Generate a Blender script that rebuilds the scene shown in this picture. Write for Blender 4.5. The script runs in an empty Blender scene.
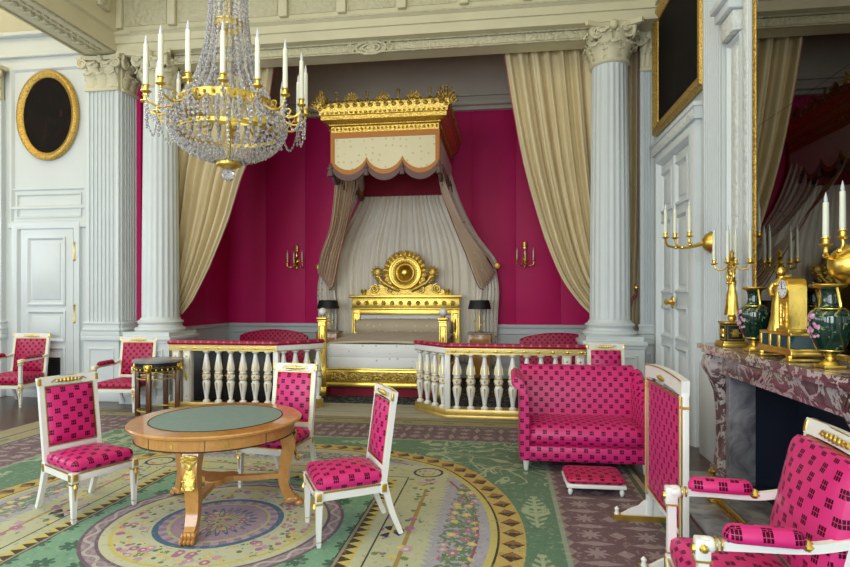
import bpy, bmesh, math, random
from mathutils import Matrix, Vector
random.seed(7)
PI = math.pi
sc = bpy.context.scene
COL = sc.collection
R = math.radians

# ---------------------------------------------------------------- materials
class X:
    """shader expression: wraps a socket or a number"""
    nt = None
    def __init__(s, v): s.v = v
    @staticmethod
    def w(v): return v if isinstance(v, X) else X(v)
def mth(op, *a):
    n = X.nt.nodes.new('ShaderNodeMath'); n.operation = op
    for i, x in enumerate(a):
        x = X.w(x).v
        if isinstance(x, (int, float)): n.inputs[i].default_value = x
        else: X.nt.links.new(x, n.inputs[i])
    return X(n.outputs[0])
X.__add__ = lambda a, b: mth('ADD', a, b)
X.__radd__ = lambda a, b: mth('ADD', b, a)
X.__sub__ = lambda a, b: mth('SUBTRACT', a, b)
X.__rsub__ = lambda a, b: mth('SUBTRACT', b, a)
X.__mul__ = lambda a, b: mth('MULTIPLY', a, b)
X.__rmul__ = lambda a, b: mth('MULTIPLY', b, a)
X.__truediv__ = lambda a, b: mth('DIVIDE', a, b)
X.__lt__ = lambda a, b: mth('LESS_THAN', a, b)
X.__gt__ = lambda a, b: mth('GREATER_THAN', a, b)
X.__abs__ = lambda a: mth('ABSOLUTE', a)
def mn(a, b): return mth('MINIMUM', a, b)
def mx(a, b): return mth('MAXIMUM', a, b)
def fr(a): return mth('FRACT', a)
def sn(a): return mth('SINE', a)
def hyp(a, b): return mth('SQRT', a * a + b * b)
def band(v, lo, hi): return (v > lo) * (v < hi)
def near(v, c, w): return abs(v - c) < w
def mixc(f, a, b):
    n = X.nt.nodes.new('ShaderNodeMix'); n.data_type = 'RGBA'
    for s, x in ((0, f), (6, a), (7, b)):
        if isinstance(x, X): x = x.v
        if isinstance(x, tuple): n.inputs[s].default_value = (*x, 1) if len(x) == 3 else x
        elif isinstance(x, (int, float)): n.inputs[s].default_value = x
        else: X.nt.links.new(x, n.inputs[s])
    return X(n.outputs[2])
def coords(kind='Object'):
    t = X.nt.nodes.new('ShaderNodeTexCoord'); s = X.nt.nodes.new('ShaderNodeSeparateXYZ')
    X.nt.links.new(t.outputs[kind], s.inputs[0])
    return X(s.outputs[0]), X(s.outputs[1]), X(s.outputs[2]), t.outputs[kind]
def vec(x, y, z=0):
    n = X.nt.nodes.new('ShaderNodeCombineXYZ')
    for i, q in enumerate((x, y, z)):
        q = X.w(q).v
        if isinstance(q, (int, float)): n.inputs[i].default_value = q
        else: X.nt.links.new(q, n.inputs[i])
    return n.outputs[0]
def noise(vecs, scale, detail=3, rough=.5, dist=0):
    n = X.nt.nodes.new('ShaderNodeTexNoise')
    n.inputs['Scale'].default_value = scale; n.inputs['Detail'].default_value = detail
    n.inputs['Roughness'].default_value = rough; n.inputs['Distortion'].default_value = dist
    X.nt.links.new(vecs, n.inputs['Vector']); return X(n.outputs[0])
def voro(vecs, scale, feature='F1', rnd=1.0):
    n = X.nt.nodes.new('ShaderNodeTexVoronoi'); n.feature = feature
    n.inputs['Scale'].default_value = scale; n.inputs['Randomness'].default_value = rnd
    X.nt.links.new(vecs, n.inputs['Vector'])
    if feature == 'DISTANCE_TO_EDGE': return X(n.outputs['Distance']), None
    s = X.nt.nodes.new('ShaderNodeSeparateColor'); X.nt.links.new(n.outputs['Color'], s.inputs[0])
    return X(n.outputs['Distance']), X(s.outputs[0])
def L(r, g, b):
    f = lambda c: (c / 255 / 12.92) if c <= 10 else ((c / 255 + .055) / 1.055) ** 2.4
    return (f(r), f(g), f(b))
MATS = {}
def newmat(name):
    m = bpy.data.materials.new(name); m.use_nodes = True; X.nt = m.node_tree
    b = m.node_tree.nodes['Principled BSDF']; MATS[name] = m
    return m, b
def setin(b, **k):
    for n, v in k.items():
        n = n.replace('_', ' ')
        if isinstance(v, X): X.nt.links.new(v.v, b.inputs[n])
        elif isinstance(v, tuple) and len(v) == 3: b.inputs[n].default_value = (*v, 1)
        else: b.inputs[n].default_value = v
def bump(b, h, strength=.5, dist=.01):
    n = X.nt.nodes.new('ShaderNodeBump'); n.inputs['Strength'].default_value = strength
    n.inputs['Distance'].default_value = dist
    X.nt.links.new(h.v, n.inputs['Height']); X.nt.links.new(n.outputs[0], b.inputs['Normal'])
def simple(name, col, rough=.5, metal=0, var=.06, scale=8, bmp=0, bscale=40, **k):
    m, b = newmat(name)
    _, _, _, o = coords()
    n = noise(o, scale, 3)
    c2 = tuple(max(0, c * (1 - var * 2.2)) for c in col)
    c1 = tuple(min(1, c * (1 + var)) for c in col)
    setin(b, Base_Color=mixc(n, c2, c1), Roughness=rough, Metallic=metal, **k)
    if bmp: bump(b, noise(o, bscale, 2), bmp, .004)
    return m
M_white = simple('white_paint', L(214, 220, 220), .42, var=.03, scale=3)
M_wallw = simple('pale_panel_paint', L(210, 215, 212), .5, var=.03, scale=2)
M_cream = simple('warm_light_cream_paint', L(216, 208, 174), .6, var=.05, scale=3)  # cream paint, tinted yellower to stand for warm light on the upper parts
M_grey = simple('alcove_plaster', L(212, 204, 186), .7, var=.05, scale=2)
M_lacq = simple('white_lacquer', L(236, 234, 226), .3, var=.03, scale=9)
M_gold = simple('gilt', (.84, .60, .13), .32, 1, var=.12, scale=14, bmp=.25, bscale=60)
M_goldm = simple('matt_gilt', (.80, .58, .18), .42, .85, var=.15, scale=10, bmp=.3, bscale=30)
M_black = simple('black_fabric', L(16, 16, 20), .6)
M_dark = simple('ebonised_wood', L(22, 19, 22), .45)
M_candle = simple('candle_wax', L(240, 238, 214), .45, Subsurface_Weight=.1)
M_redlin = simple('crimson_lining', L(150, 8, 40), .7)
M_pinkwall = None
M_fire = simple('soot_black_iron', L(20, 28, 46), .5, bmp=.5, bscale=12)
M_leather = simple('green_leather_top', L(130, 154, 150), .5, var=.1, scale=30)
M_fringe = simple('grey_mauve_fringe', L(128, 100, 96), .8, var=.3, scale=120)
M_orange = simple('orange_gold_braid', L(205, 130, 50), .6, var=.25, scale=90)
M_bronze = simple('brown_wood', L(96, 56, 26), .35, var=.2, scale=12)
M_porc = simple('white_globe', L(235, 235, 238), .25)
M_grn = None
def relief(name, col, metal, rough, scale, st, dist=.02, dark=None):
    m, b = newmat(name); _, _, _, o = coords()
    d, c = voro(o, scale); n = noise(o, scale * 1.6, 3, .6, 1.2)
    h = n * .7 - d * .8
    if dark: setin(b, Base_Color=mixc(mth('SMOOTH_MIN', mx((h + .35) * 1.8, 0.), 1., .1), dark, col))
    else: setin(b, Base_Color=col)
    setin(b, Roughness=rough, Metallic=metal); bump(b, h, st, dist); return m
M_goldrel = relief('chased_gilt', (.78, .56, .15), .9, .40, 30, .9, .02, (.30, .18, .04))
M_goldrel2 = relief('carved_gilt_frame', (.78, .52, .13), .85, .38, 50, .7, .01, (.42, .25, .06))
M_friez = simple('pale_gilt_frieze', L(226, 206, 140), .4, .2, var=.1, scale=20)
M_carv = relief('carved_plaster', L(206, 198, 164), 0, .65, 14, .9, .03)
M_carvw = relief('carved_white_wood', L(222, 224, 218), 0, .55, 18, .8, .02)
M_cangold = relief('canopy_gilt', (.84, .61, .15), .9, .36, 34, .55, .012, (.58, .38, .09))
M_goldsilk = relief('gold_brocade', L(214, 176, 84), .3, .45, 40, .6, .01, L(120, 84, 30))

def damask(name, base, dark, s=.100, rough=.42, hs=.172, sheen=.08, jac=.5):
    m, b = newmat(name)
    x, y, z, o = coords('UV')
    p, q = x / s, y / s
    def motif(ox):
        cx, cy = fr(p + ox) - .5, fr(q + ox) - .5
        ax, ay = abs(cx), abs(cy)
        gap = mx((ay < .012), near(ax, .068, .010))
        return (mx(ax, ay) < hs) * (1 - gap)
    k = mx(motif(0.), motif(.5))
    wv = noise(vec(x * 4, y * 140), 3, 2) * .14 - .07 + noise(o, 6, 2) * .2 - .1
    bc = mixc(wv + .5, tuple(c * .8 for c in base), tuple(min(1, c * 1.18) for c in base))
    setin(b, Base_Color=mixc(k, bc, dark), Roughness=rough, Sheen_Weight=sheen, Sheen_Roughness=.4, Specular_IOR_Level=mixc(k, (.5, .5, .5), (.12, .12, .12)))
    b.inputs['Sheen Tint'].default_value = (1, .55, .7, 1)
    bump(b, k * .5 + noise(vec(x * 30, y * 300), 2, 1) * .3, .25, .002)
    return m
M_dam = damask('pink_damask', L(208, 34, 114), L(66, 0, 24))
M_damr = damask('crimson_damask', L(180, 12, 74), L(62, 2, 22), s=.09)
M_pad = damask('rail_cushion_damask', L(158, 12, 58), L(232, 120, 150), s=.11, hs=.12)

m, b = newmat('fuchsia_wall_silk'); M_pinkwall = m
x, y, z, o = coords()
n = noise(vec(x * 40, y * 40, z * 2), 3, 2)
setin(b, Base_Color=mixc(n, L(196, 2, 90), L(214, 6, 104)), Roughness=.6)
m, b = newmat('black_green_porcelain_vase'); M_grn = m
x, y, z, o = coords()
n = noise(o, 22, 3, .6, 1.); d, c = voro(o, 30)
col = mixc((n > .60), L(6, 46, 34), L(130, 140, 90))
setin(b, Base_Color=col, Roughness=.12, Coat_Weight=.5)
m, b = newmat('porcelain_flowers'); M_flow = m
x, y, z, o = coords(); d, c = voro(o, 60)
setin(b, Base_Color=mixc(c, L(170, 70, 130), L(225, 190, 215)), Roughness=.3)
m, b = newmat('malachite'); M_mal = m
x, y, z, o = coords(); n = noise(o, 20, 4, .6, 2.)
setin(b, Base_Color=mixc(n, L(5, 30, 40), L(30, 88, 92)), Roughness=.15)
m, b = newmat('red_grey_marble'); M_marb = m
x, y, z, o = coords()
n = noise(o, 2.4, 5, .6, 1.0); n2 = noise(o, 3.6, 4, .6, 1.8)
c1 = mixc(mx(mn((n - .35) * 3, 1.), 0.), L(78, 48, 52), L(140, 112, 112))
setin(b, Base_Color=mixc((abs(n2 - .5) < .035) * .8 + (n > .64) * .5, c1, L(205, 196, 190)), Roughness=.2, Coat_Weight=.3)
m, b = newmat('grey_hearth_marble'); M_hearth = m
x, y, z, o = coords(); n = noise(o, 4, 5, .6, 1.2)
setin(b, Base_Color=mixc(mx(mn((n - .35) * 3, 1.), 0.), L(96, 94, 104), L(176, 174, 176)), Roughness=.3)
m, b = newmat('burr_satinwood'); M_wood = m
x, y, z, o = coords(); n = noise(vec(x, y, z * .6), 9, 5, .65, 1.5); n2 = noise(o, 60, 3)
setin(b, Base_Color=mixc(n * .8 + n2 * .2, L(150, 92, 38), L(222, 168, 92)), Roughness=.25, Coat_Weight=.4)
m, b = newmat('parquet'); M_floor = m
x, y, z, o = coords()
br = X.nt.nodes.new('ShaderNodeTexBrick'); X.nt.links.new(o, br.inputs['Vector'])
br.inputs['Scale'].default_value = 1.6; br.inputs['Mortar Size'].default_value = .006
br.inputs['Color1'].default_value = (*L(98, 74, 58), 1); br.inputs['Color2'].default_value = (*L(74, 54, 42), 1)
br.inputs['Mortar'].default_value = (*L(30, 22, 18), 1)
setin(b, Base_Color=mixc(noise(vec(x * 2, y * 14), 4, 4) * .5, X(br.outputs[0]), L(60, 44, 34)), Roughness=.28)

def cloth(name, c1, c2, rough=.75, trans=0, dots=None):
    m, b = newmat(name); x, y, z, o = coords()
    col = mixc(noise(o, 2.5, 3), c1, c2)
    if dots:
        d, c = voro(o, 9, rnd=.35); col = mixc((d < .16) * .8, col, dots)
    setin(b, Base_Color=col, Roughness=rough, Sheen_Weight=.15)
    bump(b, noise(o, 120, 2), .15, .002)
    return m
M_curt = cloth('beige_silk_curtain', L(206, 186, 142), L(222, 206, 164), .55)
M_curtin = cloth('rose_curtain_edge', L(150, 70, 70), L(178, 104, 92))
M_sheer = cloth('white_muslin', L(238, 226, 204), L(248, 240, 224), .8)
M_drape = cloth('taupe_bed_drape', L(216, 184, 150), L(232, 204, 172), .6, dots=L(250, 240, 216))
M_drapew = cloth('white_embroidered_drape', L(226, 218, 204), L(238, 232, 220), .7, dots=L(160, 130, 100))
M_val = cloth('cream_valance_silk', L(226, 214, 172), L(238, 228, 190), .6, dots=L(212, 186, 130))
M_spread = cloth('white_bed_linen', L(232, 232, 232), L(240, 240, 238), .7, dots=L(190, 186, 184))
M_cover = cloth('gold_net_coverlet', L(190, 174, 148), L(208, 194, 168), .7, dots=L(226, 220, 206))
m, b = newmat('mirror_glass'); M_mirror = m
x, y, z, o = coords()
setin(b, Base_Color=mixc(noise(o, 3, 3), (.17, .165, .155), (.22, .21, .20)), Metallic=1., Roughness=.015)
m, b = newmat('crystal'); M_cry = m
x, y, z, o = coords()
setin(b, Base_Color=mixc(noise(o, 9, 1), (.93, .92, .98), (1., 1., 1.)), Roughness=.03, Transmission_Weight=.75, IOR=1.55)
m, b = newmat('window_glass'); M_glass = m
setin(b, Base_Color=(1., 1., 1.), Roughness=0., Transmission_Weight=1., IOR=1.02)
m, b = newmat('flame_bulb'); M_bulb = m
x, y, z, o = coords()
setin(b, Base_Color=mixc(noise(o, 5, 1), (.9, .9, .9), (1., 1., 1.)), Roughness=.05, Transmission_Weight=.3, IOR=1.45)
def oilpaint(name, a, bcol, cc, sc_=3):
    m, b = newmat(name); x, y, z, o = coords()
    n = noise(o, sc_, 4, .6, .8); n2 = noise(o, sc_ * 2.2, 4, .6, .5)
    c = mixc(mx(mn((n - .5) * 6, 1.), 0.), a, bcol)
    setin(b, Base_Color=mixc(mx(mn((n2 - .63) * 8, 1.), 0.), c, cc), Roughness=.75, Specular_IOR_Level=.15); return m
M_oil = oilpaint('dark_oil_painting', L(14, 9, 8), L(30, 18, 12), L(70, 34, 24))
M_oil2 = oilpaint('dark_brown_oil_painting', L(12, 9, 7), L(24, 18, 12), L(34, 26, 16), 2)

# ---------------------------------------------------------------- carpet pattern
def flowers(base, x, y, scale, mask, dens=.5, seed=0.):
    d, c = voro(vec(x + seed, y + seed, 0.), scale)
    d2, c2 = voro(vec(x + seed + 7.3, y + 3.1, 0.), scale * 1.5)
    base = mixc((d2 < .34) * (c2 > .35) * mask, base, mixc(c2, L(60, 104, 78), L(120, 146, 84)))
    pet = mixc((c > .62), mixc((c > .3), L(196, 158, 176), L(214, 196, 120)), L(176, 116, 148))
    f = (d < .42) * (c < dens) * mask
    base = mixc(f, base, pet)
    return mixc((d < .16) * (c < dens) * mask, base, L(226, 206, 190))
m, b = newmat('savonnerie_carpet'); M_carpet = m
x, y, z, o = coords()
u, v = x + 1.93, y - 3.65
U, V = abs(u), abs(v)
r = hyp(u, v); ang = mth('ARCTAN2', v, u)
big = mx(U, V)
ur = abs(x + 2.05); vr = abs(y - 3.62)
qx, qy = ur - 2.44, vr - 2.42
q = mx(qx, qy)
isx = qx > qy
along = isx * v + (1 - isx) * u
# purple band
purple, pl = L(112, 86, 96), L(160, 142, 146)
col = purple
mA = fr(along / .27) - .5; mB = fr(along / .27 + .5) - .5
dia = (abs(mA) * .27 + abs(q - .33)) < .055
spin = mx((abs(mB) * .27 / .035 + abs(q - .17) / .13) < 1., (abs(mB) * .27 / .035 + abs(q - .50) / .13) < 1.)
rq = hyp(mA * .27, q - .16); rq2 = hyp(mA * .27, q - .51)
ros = mx((rq < .055 + .02 * sn(mth('ARCTAN2', q - .16, mA * .27) * 8)), (rq2 < .055 + .02 * sn(mth('ARCTAN2', q - .51, mA * .27) * 8)))
tri = abs(fr(along / .13) - .5) * .09
cc_ = mixc(mx(dia, mx(spin, ros)), purple, pl)
cc_ = mixc(mx((q < tri), (q > .66 - tri)), cc_, L(150, 138, 128))
cc_ = mixc((q > .66), cc_, L(82, 92, 80))
tan = mixc(noise(vec(x * 3, y * 3), 3, 3), L(150, 138, 104), L(176, 164, 130))
tan = mixc(band(q, .92, .95), tan, L(96, 84, 60))
tan = mixc((abs(fr(along / .5) - .5) < .12) * band(q, .8, .86), tan, L(110, 128, 96))
cc_ = mixc((q > .70), cc_, tan)
outer = cc_
# green ground with pale scrolls
green = mixc(noise(vec(x, y), 9, 2), L(84, 122, 98), L(104, 142, 114))
w1 = noise(vec(x, y), 2.6, 1.5, .4, 1.6)
w2 = noise(vec(x + 9, y), 3.2, 1.5, .4, 2.2)
scr = (abs(w1 - .5) < .030) * (mn(U, V) > 1.05)
leafy = (abs(w2 - .48) < .028) * (mn(U, V) > 1.3)
pale = L(168, 184, 150)
g2 = mixc(mx(scr, leafy), green, pale)
# fern palmettes on the middle of each side
s_al = fr(along / 1.0) - .5; s_al = s_al * 1.0
sh = q + .17
fern = (abs(sh) < .012) + (abs(fr((s_al - abs(sh) * .8) / .075) - .5) < .24) * (abs(sh) < .11 * (1 - abs(s_al) * 2.6))
fern = mn(fern * (abs(s_al) < .30), 1.) * (mn(U, V) < 1.15)
g2 = mixc(mx(fern, near(hyp(s_al, sh), .075, .022) * (mn(U, V) < 1.15)), g2, pale)
c = mixc((q < 0.), outer, g2)
c = mixc(band(q, -.03, 0.), c, L(150, 166, 150))
# lobed medallion
D = mx(hyp(U + .39, V), hyp(U, V + .39)) - 2.455
s = ang * 2.2
mD = fr(s / .19) - .5
dd = (abs(mD) * 2.5 + abs(D + .08) / .072) < 1.
gold = mixc(noise(vec(x, y), 12, 2), L(186, 160, 84), L(206, 182, 104))
gb = mixc(dd, gold, mixc((mD > 0.), L(66, 44, 30), L(140, 100, 52)))
c = mixc((D < 0.), c, gb)
c = mixc((D < -.165), c, L(52, 42, 38))
c = mixc((D < -.18), c, L(200, 190, 112))
lav = mixc(noise(vec(x, y), 6, 3), L(158, 158, 172), L(182, 180, 192))
lav = mixc(near(D, -.31, .010), lav, L(150, 84, 96))
mm = mn(U, V)
gm = (abs(big - 1.64) < (.115 - mm * .05) + .02 * sn(mm * 60)) * (mm < 1.4)
lav = mixc(gm * (noise(vec(x, y), 30, 2) > .47), lav, L(104, 132, 100))
lav = flowers(lav, x, y, 13, gm, .98)
c = mixc((D < -.225), c, lav)
# pale field
fld = mixc(noise(vec(x, y), 4, 3), L(180, 184, 148), L(202, 204, 172))
sp = near(big, 1.28 + .03 * 1, .014) * (mm < .85)
fld = mixc(sp, fld, L(170, 140, 76))
fld = flowers(fld, x, y, 10, near(big, 1.25, .13) * (noise(vec(x, y), 3, 1) > .44), .8, 3.)
fld = mixc((abs(hyp(U - 1.27, V - 1.27) - .12) < .012), fld, L(50, 46, 66))
fld = flowers(fld, x, y, 14, (hyp(U - 1.27, V - 1.27) < .09) * 1., .8, 5.)
cr = hyp(U - 1.19, V); 
fld = mixc((cr < .09) * (abs(sn(mth('ARCTAN2', V, U - 1.19) * 2 + .78)) > .75) * (cr > .02), fld, L(28, 40, 62))
chord = 1.44 + .05 * fr(mm / .06)
c = mixc((big < chord) * (D < -.225), c, fld)
c = mixc(near(big, 1.12, .006) * (mm < 1.12), c, L(54, 52, 46))
tr = abs(fr(mm / .085) - .5) * 2
triB = mixc(((big - .965) / .075 > tr), L(64, 48, 32), L(206, 190, 104))
c = mixc((big < 1.045), c, triB)
c = mixc((big < .965), c, L(150, 146, 120))
c = mixc((big < .945), c, L(54, 60, 48))
# green square with dark star leaves
gs = mixc(noise(vec(x, y), 8, 2), L(110, 156, 128), L(132, 176, 146))
fx, fy = fr(u / .24 + .5) - .5, fr(v / .24 + .5) - .5
fr_, fa = hyp(fx, fy), mth('ARCTAN2', fy, fx)
gs = mixc((fr_ < .18 + .14 * abs(sn(fa * 4))) * (fr_ > .04), gs, L(62, 102, 84))
c = mixc((big < .935), c, gs)
# round medallion
ring = mixc((abs(sn(ang * 22) * .028 + (r - .782)) < .012), mixc((abs(sn(ang * 22) * .028 - (r - .782)) < .010), L(150, 134, 142), L(168, 150, 158)), L(192, 182, 182))
ring = mixc(near(r, .83, .012), ring, L(112, 92, 108))
ring = mixc(near(r, .735, .010), ring, L(112, 92, 108))
c = mixc((r < .84), c, ring)
cream = mixc(noise(vec(x, y), 6, 3), L(192, 196, 164), L(208, 210, 180))
cream = mixc(near(r, .66, .014), cream, L(206, 196, 110))
cream = flowers(cream, x, y, 13, near(r, .545, .10), .95)
c = mixc((r < .725), c, cream)
mr = mixc((abs(fr(ang * 12 / PI) - .5) < .25), L(150, 130, 160), L(186, 160, 176))
c = mixc((r < .425), c, L(72, 108, 140))
c = mixc((r < .385), c, mr)
c = mixc((r < .335), c, L(186, 190, 130))
c = mixc((r < .315), c, L(170, 146, 168))
star = .12 + .13 * abs(sn(ang * 12))
c = mixc((r < .29) , c, L(176, 150, 166))
c = mixc((r < star), c, L(84, 112, 150))
c = mixc((r < star - .05), c, L(196, 186, 150))
c = flowers(c, x, y, 18, (r < .19) * 1., .97, 1.)
wv = noise(vec(x * 120, y * 120), 2, 1)
c = mixc(noise(vec(x, y), 1.7, 3) * .5 * (noise(vec(x * 60, y * 8), 3, 2)), c, L(96, 92, 78))
c = mixc((noise(vec(x, y), 26, 3, .6, .6) > .60) * .22, c, L(206, 200, 176))
c = mixc((noise(vec(x + 5, y), 22, 3, .6, .6) > .62) * .28, c, L(92, 84, 84))
setin(b, Base_Color=c, Roughness=.9)
bump(b, wv, .3, .004)
m, b = newmat('alcove_carpet'); M_carp2 = m
x, y, z, o = coords()
tan = mixc(noise(o, 5, 3), L(150, 144, 124), L(172, 166, 146))
tan = mixc(near(fr(y / .4) - .5, 0., .02), tan, L(110, 104, 86))
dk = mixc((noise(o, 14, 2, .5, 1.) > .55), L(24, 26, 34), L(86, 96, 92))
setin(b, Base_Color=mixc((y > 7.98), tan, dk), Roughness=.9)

# ---------------------------------------------------------------- geometry helpers
T = lambda x, y, z: Matrix.Translation((x, y, z))
RX = lambda a: Matrix.Rotation(a, 4, 'X')
RY = lambda a: Matrix.Rotation(a, 4, 'Y')
RZ = lambda a: Matrix.Rotation(a, 4, 'Z')
def catmull(pts, n):
    P = [Vector(p) for p in pts]; out = []
    for i in range(len(P) - 1):
        p0, p1, p2, p3 = P[max(i - 1, 0)], P[i], P[i + 1], P[min(i + 2, len(P) - 1)]
        for k in range(n):
            t = k / n
            out.append(.5 * (2 * p1 + (p2 - p0) * t + (2 * p0 - 5 * p1 + 4 * p2 - p3) * t * t + (3 * p1 - p0 - 3 * p2 + p3) * t ** 3))
    out.append(P[-1]); return out
class MB:
    def __init__(s): s.v = []; s.f = []; s.M = Matrix()
    def add(s, vs, fs, m=None):
        k = len(s.v); mm = s.M @ m if m is not None else s.M
        s.v += [mm @ Vector(p) for p in vs]
        s.f += [tuple(i + k for i in f) for f in fs]; return s
    def box(s, x0, x1, y0, y1, z0, z1, m=None, b=0):
        if b:
            b = min(b, (x1 - x0) * .45, (y1 - y0) * .45, (z1 - z0) * .45)
            bm = bmesh.new(); bmesh.ops.create_cube(bm, size=1)
            for v in bm.verts: v.co = ((x0 + x1) / 2 + v.co.x * (x1 - x0), (y0 + y1) / 2 + v.co.y * (y1 - y0), (z0 + z1) / 2 + v.co.z * (z1 - z0))
            bmesh.ops.bevel(bm, geom=bm.edges[:], offset=b, segments=2, affect='EDGES', profile=.5)
            bm.verts.index_update()
            s.add([v.co.copy() for v in bm.verts], [[v.index for v in f.verts] for f in bm.faces], m); bm.free(); return s
        return s.add([(x, y, z) for z in (z0, z1) for y in (y0, y1) for x in (x0, x1)],
                     [(0, 2, 3, 1), (4, 5, 7, 6), (0, 1, 5, 4), (2, 6, 7, 3), (0, 4, 6, 2), (1, 3, 7, 5)], m)
    def rings(s, rs, m=None, cap=True, closed=False):
        n = len(rs[0]); vs = [p for r_ in rs for p in r_]; fs = []
        R_ = len(rs)
        for i in range(R_ if closed else R_ - 1):
            for j in range(n):
                a, b_, i2 = i * n + j, i * n + (j + 1) % n, (i + 1) % R_
                fs.append((a, b_, i2 * n + (j + 1) % n, i2 * n + j))
        if cap and not closed: fs.append(tuple(range(n))[::-1]); fs.append(tuple((R_ - 1) * n + j for j in range(n)))
        return s.add(vs, fs, m)
    def lathe(s, prof, n=24, c=(0, 0, 0), m=None, sx=1, sy=1, fn=None, cap=True):
        rs = []
        for r_, z in prof:
            rs.append([(c[0] + math.cos(2 * PI * j / n) * r_ * sx * (fn(2 * PI * j / n, z) if fn else 1), c[1] + math.sin(2 * PI * j / n) * r_ * sy * (fn(2 * PI * j / n, z) if fn else 1), c[2] + z) for j in range(n)])
        return s.rings(rs, m, cap)
    def tube(s, pts, rad, n=8, m=None, flat=1, side=None, closed=False):
        P = [Vector(p) for p in pts]; K = len(P)
        rr = rad if isinstance(rad, (list, tuple)) else [rad] * K
        rs = []; up = None
        for i, p in enumerate(P):
            if closed: t = P[(i + 1) % K] - P[i - 1]
            else: t = P[min(i + 1, K - 1)] - P[max(i - 1, 0)]
            t = t.normalized() if t.length > 1e-9 else Vector((0, 0, 1))
            if side is not None: a = Vector(side)
            elif up is None: a = Vector((0, 0, 1)) if abs(t.z) < .9 else Vector((1, 0, 0))
            else: a = up
            a = (a - t * a.dot(t)).normalized(); b_ = t.cross(a)
            if side is None: up = a
            rs.append([p + (a * math.cos(2 * PI * j / n) + b_ * math.sin(2 * PI * j / n) * flat) * rr[i] for j in range(n)])
        return s.rings(rs, m, not closed, closed)
    def prism(s, pts, y0, y1, m=None):   # outline in XZ extruded along Y
        return s.rings([[(x, y0, z) for x, z in pts], [(x, y1, z) for x, z in pts]], m)
    def prismx(s, pts, x0, x1, m=None):  # outline in YZ extruded along X
        return s.rings([[(x0, y, z) for y, z in pts], [(x1, y, z) for y, z in pts]], m)
    def prismz(s, pts, z0, z1, m=None):
        return s.rings([[(x, y, z0) for x, y in pts], [(x, y, z1) for x, y in pts]], m)
    def ball(s, c, r, n=12, m=None, k=8):
        r = r if isinstance(r, (tuple, list)) else (r, r, r)
        rs = []
        for i in range(k + 1):
            t = PI * (i + .02) / (k + .04) - PI / 2
            rs.append([(c[0] + r[0] * math.cos(t) * math.cos(2 * PI * j / n), c[1] + r[1] * math.cos(t) * math.sin(2 * PI * j / n), c[2] + r[2] * math.sin(t)) for j in range(n)])
        return s.rings(rs, m)
    def torus(s, c, R0, r0, n=24, k=8, m=None, sx=1, sy=1):
        return s.tube([(c[0] + R0 * sx * math.cos(2 * PI * i / n), c[1] + R0 * sy * math.sin(2 * PI * i / n), c[2]) for i in range(n)], r0, k, m, closed=True)
    def tbox(s, p0, p1, w0, w1, m=None, d0=None, d1=None):   # tapered square bar
        p0, p1 = Vector(p0), Vector(p1); d0 = d0 or w0; d1 = d1 or w1
        rs = []
        for p, w, d in ((p0, w0, d0), (p1, w1, d1)):
            rs.append([(p.x - w / 2, p.y - d / 2, p.z), (p.x + w / 2, p.y - d / 2, p.z), (p.x + w / 2, p.y + d / 2, p.z), (p.x - w / 2, p.y + d / 2, p.z)])
        return s.rings(rs, m)
    def bar(s, pts, w, d, side=(1, 0, 0), m=None):   # squared bent bar; w across `side`
        P = [Vector(p) for p in pts]; K = len(P); rs = []
        ws = w if isinstance(w, (list, tuple)) else [w] * K; ds = d if isinstance(d, (list, tuple)) else [d] * K
        for i, p in enumerate(P):
            t = (P[min(i + 1, K - 1)] - P[max(i - 1, 0)]).normalized(); a = Vector(side); a = (a - t * a.dot(t)).normalized(); b_ = t.cross(a)
            rs.append([p + a * (sx * ws[i] / 2) + b_ * (sy * ds[i] / 2) for sx, sy in ((-1, -1), (1, -1), (1, 1), (-1, 1))])
        return s.rings(rs, m)
    def frame(s, x0, x1, z0, z1, prof, m=None):   # mitred rectangle in the XZ plane facing -Y; prof = [(inset, height)]
        return s.rings([[(x0 + i, -h, z0 + i), (x1 - i, -h, z0 + i), (x1 - i, -h, z1 - i), (x0 + i, -h, z1 - i)] for i, h in prof], m, cap=False, closed=True)
    def pad(s, w, d, prof, rad=.04, m=None, k=5, N=0):   # rounded cushion, prof = [(inset, z)]
        rs = []
        for ins, z in prof:
            a, b_ = w / 2 - ins, d / 2 - ins; rr = max(min(rad, a, b_) , .001)
            ring = []
            for cx, cy, a0 in ((a - rr, b_ - rr, 0), (-(a - rr), b_ - rr, 90), (-(a - rr), -(b_ - rr), 180), (a - rr, -(b_ - rr), 270)):
                for q_ in range(k):
                    t = R(a0 + 90 * q_ / (k - 1)); ring.append((cx + rr * math.cos(t), cy + rr * math.sin(t), z))
            rs.append(ring)
        return s.rings(rs, m)
    def build(s, name, mat, parent=None, angle=35, mods=None):
        me = bpy.data.meshes.new(name); me.from_pydata([tuple(p) for p in s.v], [], s.f)
        bm = bmesh.new(); bm.from_mesh(me); bmesh.ops.recalc_face_normals(bm, faces=bm.faces[:])
        uv = bm.loops.layers.uv.new('UVMap')
        for f in bm.faces:
            n = f.normal; ax = max(range(3), key=lambda i: abs(n[i]))
            for l in f.loops:
                c_ = l.vert.co; l[uv].uv = (c_.y, c_.z) if ax == 0 else (c_.x, c_.z) if ax == 1 else (c_.x, c_.y)
        bm.to_mesh(me); bm.free()
        me.materials.append(mat); me.shade_smooth() if hasattr(me, 'shade_smooth') else None
        me.set_sharp_from_angle(angle=R(angle))
        o = bpy.data.objects.new(name, me); COL.objects.link(o)
        if parent: o.parent = parent
        return o
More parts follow.
